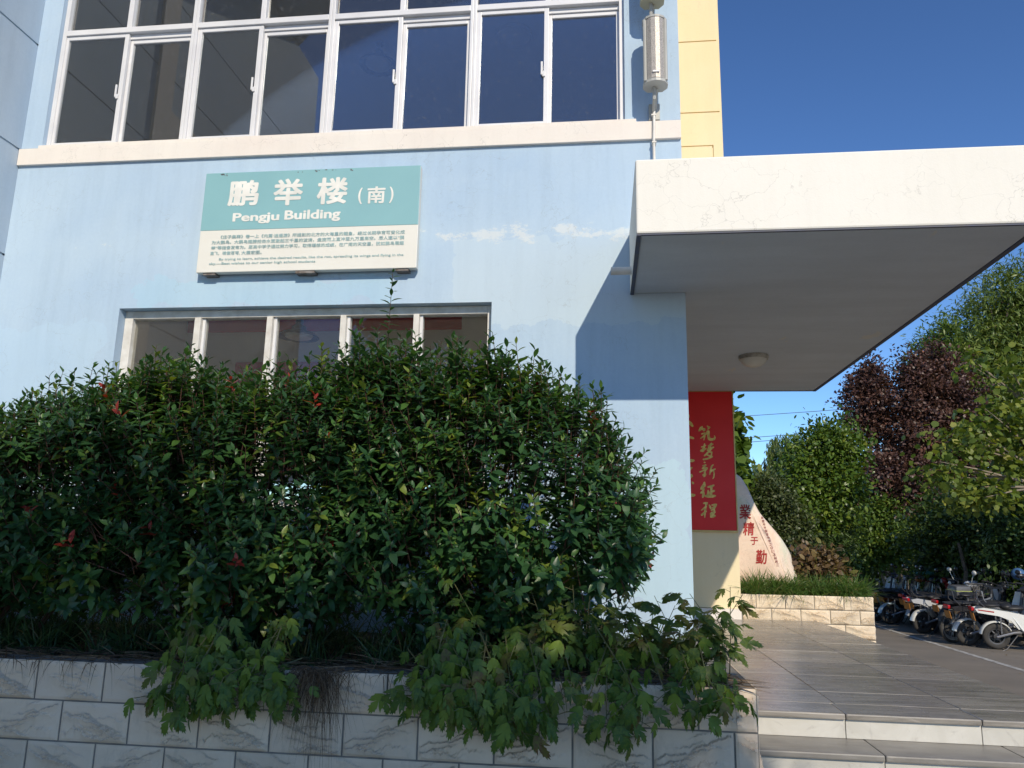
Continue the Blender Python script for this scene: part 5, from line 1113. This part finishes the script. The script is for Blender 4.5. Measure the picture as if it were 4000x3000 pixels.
def bicycle(label, x, y, deg, col, lean):
    t = thing('bicycle', label, 'bicycle', (x,y,0), math.radians(deg), 'bicycles parked among the scooters', local=True)
    t.rotation_euler.x = math.radians(lean)
    R_ = 0.335; WB = 1.05; fr = paint(*col)
    wheel(t,'rear_wheel',(0,0,R_),R_,0.026,'wire',chrome,28); wheel(t,'front_wheel',(WB,0,R_),R_,0.026,'wire',chrome,28)
    s = MB(); bbk = (0.43,0,0.29)
    for a,b,r_ in (((0.33,0,0.70),bbk,0.017),((0.86,0,0.76),bbk,0.019),((0.345,0,0.66),(0.86,0,0.80),0.016),((0.88,0,0.88),(0.90,0,0.68),0.019)): s.tube([a,b],r_,8)
    for sy in (-1,1):
        s.tube([(0,sy*0.05,R_),(0.43,sy*0.03,0.29)],0.009,6); s.tube([(0,sy*0.05,R_),(0.335,sy*0.025,0.68)],0.008,6)
    s.build('frame', fr, t, True)
    s = MB()
    for sy in (-1,1): s.tube([(0.90,sy*0.045,0.68),(0.97,sy*0.05,0.50),(WB,sy*0.05,R_)],0.012,6)
    s.build('fork', fr, t, True)
    s = MB(); s.ball((0.27,0,0.86),(0.135,0.075,0.035)); s.ball((0.40,0,0.865),(0.07,0.03,0.025)); s.build('saddle', seatm, t, True)
    s = MB(); s.tube([(0.33,0,0.70),(0.30,0,0.84)],0.013,7); s.build('seat_post', chrome, t, True)
    s = MB(); s.tube([(0.80,-0.30,1.0),(0.90,-0.20,1.02),(0.88,0,0.98),(0.90,0.20,1.02),(0.80,0.30,1.0)],0.011,7); s.tube([(0.88,0,0.88),(0.88,0,0.98)],0.014,7); s.build('handlebar', darkmet, t, True)
    for sy in (-1,1):
        s = MB(); s.tube([(0.80,sy*0.30,1.0),(0.70,sy*0.335,0.985)],0.016,8); s.build('grip', blackp, t, True)
    arc(MB(),(0,0,R_),R_+0.022,35,170,0.028,0.003).build('rear_fender', blackp, t, True)
    arc(MB(),(WB,0,R_),R_+0.022,20,130,0.028,0.003).build('front_fender', blackp, t, True)
    s = MB(); s.lathe([(0.085,-0.003),(0.09,0),(0.085,0.003)],(0.43,0.05,0.29),'y',20); s.tube([(0.43,0.06,0.29),(0.50,0.07,0.14)],0.010,5); s.tube([(0.43,-0.06,0.29),(0.36,-0.07,0.44)],0.010,5); s.bbox(0.46,0.55,0.075,0.16,0.128,0.15,0.004); s.bbox(0.32,0.41,-0.16,-0.075,0.43,0.452,0.004); s.build('crankset', darkmet, t)
    s = MB(); s.bbox(-0.20,0.22,-0.06,0.06,0.70,0.715,0.004); s.tube([(-0.14,0.06,0.70),(0,0.06,R_)],0.005,5); s.tube([(-0.14,-0.06,0.70),(0,-0.06,R_)],0.005,5); s.build('rear_rack', darkmet, t)
    s = MB(); s.tube([(0.05,0.06,0.30),(0.12,0.17,0.0)],0.008,5); s.build('kickstand', chrome, t, True)
bicycle('black bicycle with large wire wheels behind the white scooters', 6.42, 9.22, 22, BK, 7)
bicycle('second large-wheeled bicycle leaning next to the silver scooter', 6.30, 8.95, 26, ('steel_grey',(0.18,0.19,0.20)), 9)
# a couple of bags left on the row
t = thing('helmet','blue helmet hung on a handlebar by the hedge','helmet',(8.0,9.9,1.16)); s = MB(); s.ball((8.0,9.9,1.22),(0.13,0.11,0.12)); s.build('shell', paint('helmet_blue',(0.06,0.14,0.30)), t, True); s = MB(); s.ball((8.0,9.82,1.19),(0.09,0.05,0.05)); s.build('visor', bkm, t, True)
# leaf litter on the road edge
n = 260; P = np.stack([rng.uniform(5.6,10,n), rng.uniform(4,20,n), np.full(n,0.006)],1)
D = unit(rng.normal(0,1,(n,3))*np.array([1,1,.05])); o = link('fallen_leaves', array_mesh('fallen_leaves',QT,QF,P,frames(D,unit(np.array([0,0,1.0])+rng.normal(0,.15,(n,3)))),rng.uniform(.03,.06,n),rng.uniform(0,1,n)), leafmat('fallen_leaf',[(0.0,(0.10,0.06,0.02)),(1.0,(0.22,0.16,0.05))],'tint',0.1,0.8)); stuff(o); tag(o,'scattered dry leaves on the asphalt near the bikes','leaves')
